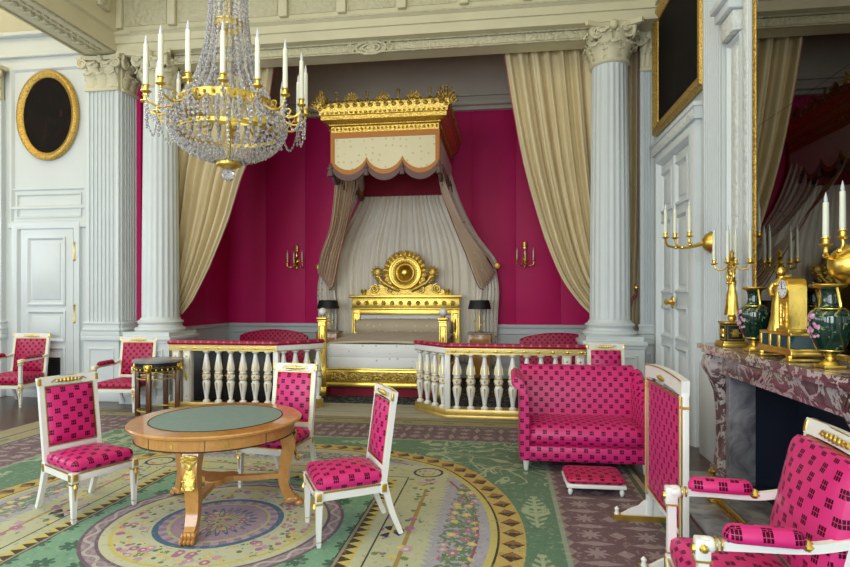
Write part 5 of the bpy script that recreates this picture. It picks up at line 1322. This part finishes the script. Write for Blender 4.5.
q = MB(); q.torus((0, 0, 0), .058, .006, 28, 6, T(.075, -.055, .445) @ RX(PI / 2)); q.build('bezel', M_gold, D_)
q = MB(); q.box(.073, .077, -.0655, -.0635, .443, .485); q.box(.075, .103, -.0655, -.0635, .443, .447)
for k in range(12): a = k * PI / 6; q.box(.075 + .046 * math.sin(a) - .002, .075 + .046 * math.sin(a) + .002, -.0635, -.0615, .445 + .046 * math.cos(a) - .004, .445 + .046 * math.cos(a) + .004)
q.build('hand', M_black, D_)
q = MB(); figurine(q, T(-.075, -.01, .175) @ RY(.08) @ RZ(.5), .42)
q.tube(catmull([(-.01, -.02, .485), (.01, -.03, .495), (.04, -.025, .52), (.07, -.01, .525)], 4), [.016] * 5 + [.012] * 8, 8); q.tube(catmull([(-.085, -.035, .485), (-.095, -.055, .44), (-.06, -.06, .40)], 4), [.017] * 4 + [.012] * 5, 8)
q.tube(catmull([(-.13, .02, .2), (-.12, .0, .33), (-.095, .02, .47)], 4), [.03, .03, .028, .026, .024, .022, .02, .016, .01], 8); q.build('figure', M_gold, ck, 60)

# ---------------------------------------------------------------- paintings
ov = thing('painting', 'oval dark oil painting in a gilt frame on the far left wall', 'painting', (-7.0, 7.885, 4.36), 0)
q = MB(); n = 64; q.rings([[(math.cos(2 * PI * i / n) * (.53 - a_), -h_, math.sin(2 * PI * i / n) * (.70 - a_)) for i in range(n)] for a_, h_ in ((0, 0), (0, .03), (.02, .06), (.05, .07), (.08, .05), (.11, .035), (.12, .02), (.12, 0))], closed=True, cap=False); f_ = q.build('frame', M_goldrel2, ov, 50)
q = MB(); q.prism([(math.cos(2 * PI * i / n) * .42, math.sin(2 * PI * i / n) * .59) for i in range(n)], -.02, -.01); q.build('canvas', M_oil, ov)
rp = thing('painting', 'large dark oil painting in a gilt frame above the double door', 'painting', (1.985, 6.87, 4.46), -PI / 2)
q = MB(); q.frame(-.93, .93, -.80, .80, [(0, 0), (0, .04), (.02, .07), (.06, .075), (.10, .05), (.14, .03), (.15, 0)]); q.build('frame', M_goldrel2, rp)
q = MB(); q.box(-.80, .80, -.02, -.01, -.67, .67); q.build('canvas', M_oil2, rp)

# ---------------------------------------------------------------- light, camera, view
w = bpy.data.worlds.new('sky'); sc.world = w; w.use_nodes = True
bg = w.node_tree.nodes['Background']; st = w.node_tree.nodes.new('ShaderNodeTexSky'); st.sky_type = 'NISHITA' if 'NISHITA' in [i.identifier for i in st.bl_rna.properties['sky_type'].enum_items] else st.sky_type
st.sun_elevation = R(40); st.sun_disc = False; st.sun_rotation = R(200)
w.node_tree.links.new(st.outputs[0], bg.inputs[0]); bg.inputs[1].default_value = .25
def lamp(name, loc, rot, sx, sy, e, col):
    ld = bpy.data.lights.new(name, 'AREA'); ld.shape = 'RECTANGLE'; ld.size = sx; ld.size_y = sy; ld.energy = e; ld.color = col
    o = bpy.data.objects.new(name, ld); COL.objects.link(o); o.location = loc; o.rotation_euler = rot; return o
lamp('added_ceiling_fill', (-2.0, 2.5, 6.5), (0, 0, 0), 6.5, 5.5, 135, (1.0, .84, .55))  # unseen lamp, added to warm the upper part of the room
lamp('added_ceiling_fill', (-7.9, 4.5, 6.5), (0, 0, 0), 2.2, 5, 100, (1.0, .84, .55))  # second unseen lamp, added to warm the left bay high up
lamp('added_alcove_fill', (-1.9, 9.4, 6.3), (0, 0, 0), 4.0, 1.4, 3, (1.0, .88, .68))  # weak unseen lamp, added to lift the top of the alcove
cam = bpy.data.cameras.new('camera'); co_ = bpy.data.objects.new('camera', cam); COL.objects.link(co_)
co_.location = (0, 0, 1.55); co_.rotation_euler = (PI / 2, 0, R(8)); cam.sensor_width = 36; cam.lens = 24; cam.shift_y = 13.5 / 850; cam.clip_start = .05; cam.clip_end = 60
sc.camera = co_
sc.view_settings.view_transform = 'Standard'; sc.view_settings.look = 'None'; sc.view_settings.gamma = 1; sc.view_settings.use_curve_mapping = False
sc.view_settings.exposure = 0.04
sc.cycles.use_denoising = True; sc.cycles.max_bounces = 8; sc.cycles.transmission_bounces = 6; sc.cycles.transparent_max_bounces = 8; sc.cycles.diffuse_bounces = 4
sc.cycles.caustics_reflective = False; sc.cycles.caustics_refractive = False; sc.cycles.sample_clamp_indirect = 6
